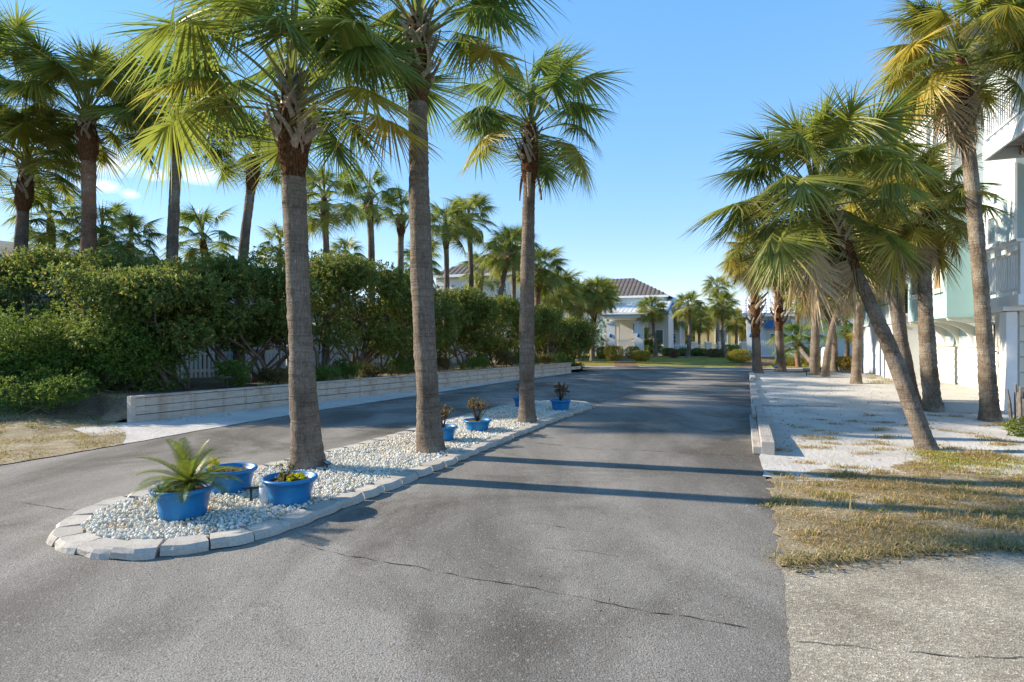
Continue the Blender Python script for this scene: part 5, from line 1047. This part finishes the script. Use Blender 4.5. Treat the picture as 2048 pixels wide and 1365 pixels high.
# ---- houses behind
def house(name, label, loc, rz, w, d, h, wall, roof, rise=1.8, boards=0, wins=(), door=None, over=.5):
    q = empty(name, loc, rz); tag(q, label, 'house'); MB().box(0, w, 0, d, -.4, h).build('wall', wall, q)
    if boards: board_rows(q, 0, w, 0, 0, 0, h, boards, wall, side='front', x_face=0)
    for (a0, a1, z0, z1) in wins: window(q, 'front', a0, a1, z0, z1, -.0)
    if door: dd = MB().box(door[0], door[1], -.05, -.024, 0, door[2]).build('door', door[3], q)
    e = over; rd = min(w, d) / 2 + e
    rf = MB().add([(-e, -e, h), (w + e, -e, h), (w + e, d + e, h), (-e, d + e, h), (rd - e, d / 2, h + rise), (w - rd + e, d / 2, h + rise)], [(0, 1, 5, 4), (1, 2, 5), (2, 3, 4, 5), (3, 0, 4), (3, 2, 1, 0)]).build('roof', roof, q)
    L = math.hypot(d / 2 + e, rise); a = math.atan2(rise, d / 2 + e); n = 0
    if roof == 'brown_tile':
        nr = int((w + 2 * e) / .42)
        for k in range(nr):                                   # tile ribs, shorter on the hips
            x = -e + (k + .5) * (w + 2 * e) / nr; c = min(1, (x + e) / rd, (w + e - x) / rd)
            if c > .08: link('tile_row', MB().prism([(-.17, .0), (-.08, .04), (.08, .04), (.17, .0)], 0, L * c * .985, axis='y').mesh('tile_row', roof), rf, (x, -e, h), (a, 0, 0))
    MB().box(-e - .02, w + e + .02, -e - .05, -e - .002, h - .18, h + .02).build('fascia', 'white_trim', rf); return q
p = AT(1120, 700, 60); p.z = .3; house('house', 'pale house with brown tiled hip roof behind the left gatehouse', p, RZ, 10.4, 7, 5.7, 'pale_aqua', 'brown_tile', 2.15, 16, [(1.0, 1.8, 3.4, 4.8)])
p = AT(1312, 700, 58.5); p.z = .3; q = house('house', 'white sided house wing between the gatehouse gable and the white fence', p, RZ, 2.3, 6, 5.3, 'white_wall', 'white_tile', .7, 15, [(.2, .6, 1.0, 2.6), (1.2, 1.9, .6, 2.0)], over=.15)
p = AT(1390, 700, 78); p.z = .3; house('house', 'yellow house with a dark window far behind the fence palms', p, RZ, 8, 6, 4.2, 'yellow_wall', 'grey_roof', 1.5, 0, [(2.6, 4.0, 1.0, 2.8), (5.5, 6.6, 1.0, 2.8)])
p = AT(1612, 700, 50); p.z = .2; house('house', 'white sided house behind the right-hand palms, right of the blue awning', p, RZ, 7.5, 6, 6.2, 'white_wall', 'grey_roof', 1.8, 18, [(1.5, 2.6, 3.6, 5.0)])
p = AT(872, 700, 46); p.z = .3; house('house', 'white house with brown roof glimpsed above the hedge behind the palms', p, RZ, 8.5, 7, 6.4, 'white_wall', 'brown_tile', 2.2, 16, [(2.4, 3.2, 4.2, 5.7), (5.2, 6.0, 4.2, 5.7)])
rw = math.atan2(WD.y, WD.x); p = off(-7, 9.5); p.z = .3
q = house('house', 'lilac house with white eave and teal door behind the left part of the hedge', p, rw, 18, 6, 3.75, 'lilac_wall', 'grey_roof', .9, 12, [(2.5, 3.6, 1.2, 2.6), (5.2, 6.4, 1.0, 2.6)], (13.4, 16.0, 2.3, 'teal_paint'))
p = off(12.5, 8.5); p.z = .3; house('house', 'white house with blue door behind the middle of the hedge', p, rw, 12, 6, 3.0, 'white_wall', 'grey_roof', .8, 10, [(1.2, 2.2, 1.0, 2.3), (7.2, 8.4, 1.0, 2.3)], (2.6, 3.6, 2.2, 'pool_blue'))
# picket fence behind the hedge
p = off(1.0, 5.2); p.z = .43; fe = empty('picket_fence', p, rw); tag(fe, 'white picket fence glimpsed between the hedge stems', 'fence')
pk = MB().add([(-.04, 0, .05), (.04, 0, .05), (.04, 0, .98), (0, 0, 1.04), (-.04, 0, .98), (-.04, .02, .05), (.04, .02, .05), (.04, .02, .98), (0, .02, 1.04), (-.04, .02, .98)], [(0, 1, 2, 3, 4), (9, 8, 7, 6, 5), (0, 5, 6, 1), (1, 6, 7, 2), (2, 7, 8, 3), (3, 8, 9, 4), (4, 9, 5, 0)]).mesh('picket', 'white_paint')
MB().box(0, 22.6, .022, .06, .75, .84).box(0, 22.6, .022, .06, .22, .31).build('rail', 'white_paint', fe)
for k in range(160): link('picket', pk, fe, (k * .14 + .07, 0, 0))
# white round-topped post on the sand
b = on_sand(1649, 741); q = MB().lathe([(.15, -.05), (.15, .95), (.13, 1.05), (.07, 1.12), (0, 1.14)], 16).build('bollard', 'white_paint', None, b, smooth=True); tag(q, 'white round-topped post behind the thin leaning palm', 'bollard')

# ================================================================== FAR SHRUBS
def ball(px, py, wpx, hpx, label, mat, seed, n=5000, size=.07, name='clipped_shrub', cat='shrub', group='clipped shrubs on the far lawn', lawn=True, squash=1.0):
    b = on_lawn(px, py) if lawn else on_sand(px, py); w = wpx / F * b.y / 2; h = hpx / F * b.y
    bl = [((0, 0, h * .5), (w * .9, w * .8 * squash, h * .5))] + [((math.cos(a) * w * .45, math.sin(a) * w * .4 * squash, h * .5), (w * .52, w * .45, h * .46)) for a in (0, 1.3, 2.6, 3.9, 5.2)]
    return shrub(name, label, cat, b, bl, n, size, mat, seed, group, k=5, shell=.22, nst=3, stemr=.02, floor=-.02, twigs=0)
ball(1207, 717, 34, 24, 'clipped round shrub between the twin palms and the big olive ball', 'olive_leaf', 700); ball(1228, 721, 42, 30, 'large olive-brown clipped ball left of the brick path', 'olive_leaf', 701, 7000)
ball(1265, 717, 34, 24, 'clipped ball right of the brick path, near the gate', 'olive_leaf', 702); ball(1283, 723, 40, 22, 'wide clipped ball right of the brick path, nearer the road', 'olive_leaf', 703, 6000)
ball(1480, 725, 56, 26, 'wide clipped hedge mound right of the lawn bed', 'olive_leaf', 704, 8000); ball(1303, 712, 42, 32, 'dark leafy shrub at the foot of the gatehouse side', 'groundbush_leaf', 705, 7000, .1)
ball(1347, 716, 20, 15, 'small reddish shrub in the lawn bed', 'red_leaf', 706, 2500)
for i, (px, w) in enumerate([(1338, 34), (1368, 44), (1398, 40)]): ball(px, 713, w, 16, ('left', 'middle', 'right')[i] + ' part of the dark green hedge below the white fence', 'groundbush_leaf', 710 + i, 5000, .09)
ball(1428, 715, 38, 17, 'loose grey-green shrub right of the lawn bed hedge', 'twig_leaf', 715, 4000, .09); ball(1462, 714, 42, 24, 'dark leafy shrub beside the lawn bed palm', 'groundbush_leaf', 716, 5500, .09); ball(1488, 708, 30, 13, 'small green shrub next to the right gatehouse', 'groundbush_leaf', 717, 3000, .09)
for i, (px, py, w, h, lab) in enumerate([(1562, 736, 24, 18, 'rusty clipped shrub behind the palm before the awning'), (1590, 733, 34, 20, 'rusty clipped shrub beside the thin reddish palm'), (1618, 732, 30, 20, 'olive clipped shrub left of the white post'), (1692, 742, 34, 30, 'orange-leaved shrub by the corner of the aqua house')]):
    ball(px, py, w, h, lab, 'rust_leaf' if i != 2 else 'olive_leaf', 720 + i, 4000, .06, lawn=False, group='clipped shrubs behind the sand')
sago(on_lawn(1288, 712) + Vector((0, 0, .95)), 'sago palm with arching fronds in front of the left gatehouse column', 20, 2.6, 5)
b = on_lawn(1288, 712); MB().lathe([(.17, -.05), (.16, .5), (.14, 1.0), (.05, 1.1)], 12).build('x', 'palm_bark', None, b, smooth=True)
bpy.data.objects['x'].name = 'sago_trunk'; st_ = bpy.data.objects['sago_trunk']; sg_ = [o for o in bpy.data.objects if o.name.startswith('sago_palm')][-1]; st_.parent = sg_; st_.location = (0, 0, -.95); st_.name = 'trunk'
for i, (px, py, sc, lab) in enumerate([(1640, 728, 1.0, 'dark fan palm clump at the foot of the right-hand row')]):
    bb = on_sand(px, 742); palm(sink(bb), Vector((bb.x + .3, bb.y + 3, 1.6)), .13, lab, style='g', n=30, seed=90 + i, stubs=6, scale=.95, shaft=.4, rows=12, sides=10)
bb = Vector((10.8, 33.6, .15)); bb = AT(1690, 720, 33); bb.z = .1; palm(bb, Vector((bb.x, bb.y, 2.6)), .13, 'bright green young fan palm before the white sided house on the right', style='g', n=30, seed=93, stubs=6, scale=1.05, shaft=.4, rows=12, sides=10)
# shrubbery behind the left twin palms and far belt of trees closing the horizon
for i, (px, Y, w, h, lab) in enumerate([(1118, 43, 1.6, 2.2, 'shaggy dark shrub behind the end of the hedge'), (1172, 46, 1.8, 3.4, 'shaggy dark foliage between the twin palms'), (1140, 46, 1.7, 3.2, 'shaggy dark foliage left of the twin palms')]):
    x = (px - CX) / F * Y; rr = random.Random(750 + i); bl = [((rr.uniform(-.6, .6) * w, rr.uniform(-.5, .5) * w, rr.uniform(.2, .75) * h), (w * .5, w * .45, h * .25)) for _ in range(9)]
    shrub('background_shrub', lab, 'shrub', (x, Y, h_lawn(x, Y)), bl, 9000, .16, 'hedge_leaf', 760 + i, 'shaggy shrubs by the twin palms', aspect=.2, nst=4)
x0 = np.random.default_rng(9); N = 90000; ang = x0.uniform(R(-50), R(50), N); dist = x0.uniform(85, 100, N); hh = 4.2 + 1.3 * np.sin(ang * 23) + 1.0 * np.sin(ang * 57 + 1) + .8 * np.sin(ang * 131)
P = np.stack([np.sin(ang) * dist, np.cos(ang) * dist, x0.random(N) ** .8 * hh], 1); V, Ft, t = leaf_cloud(P, .75, 10, aspect=.5); o = link('distant_trees', np_mesh('distant_trees', V, Ft, 'hedge_leaf_yellower', {'tint': t})); o['kind'] = 'stuff'; tag(o, 'distant belt of green trees closing the horizon', 'trees')
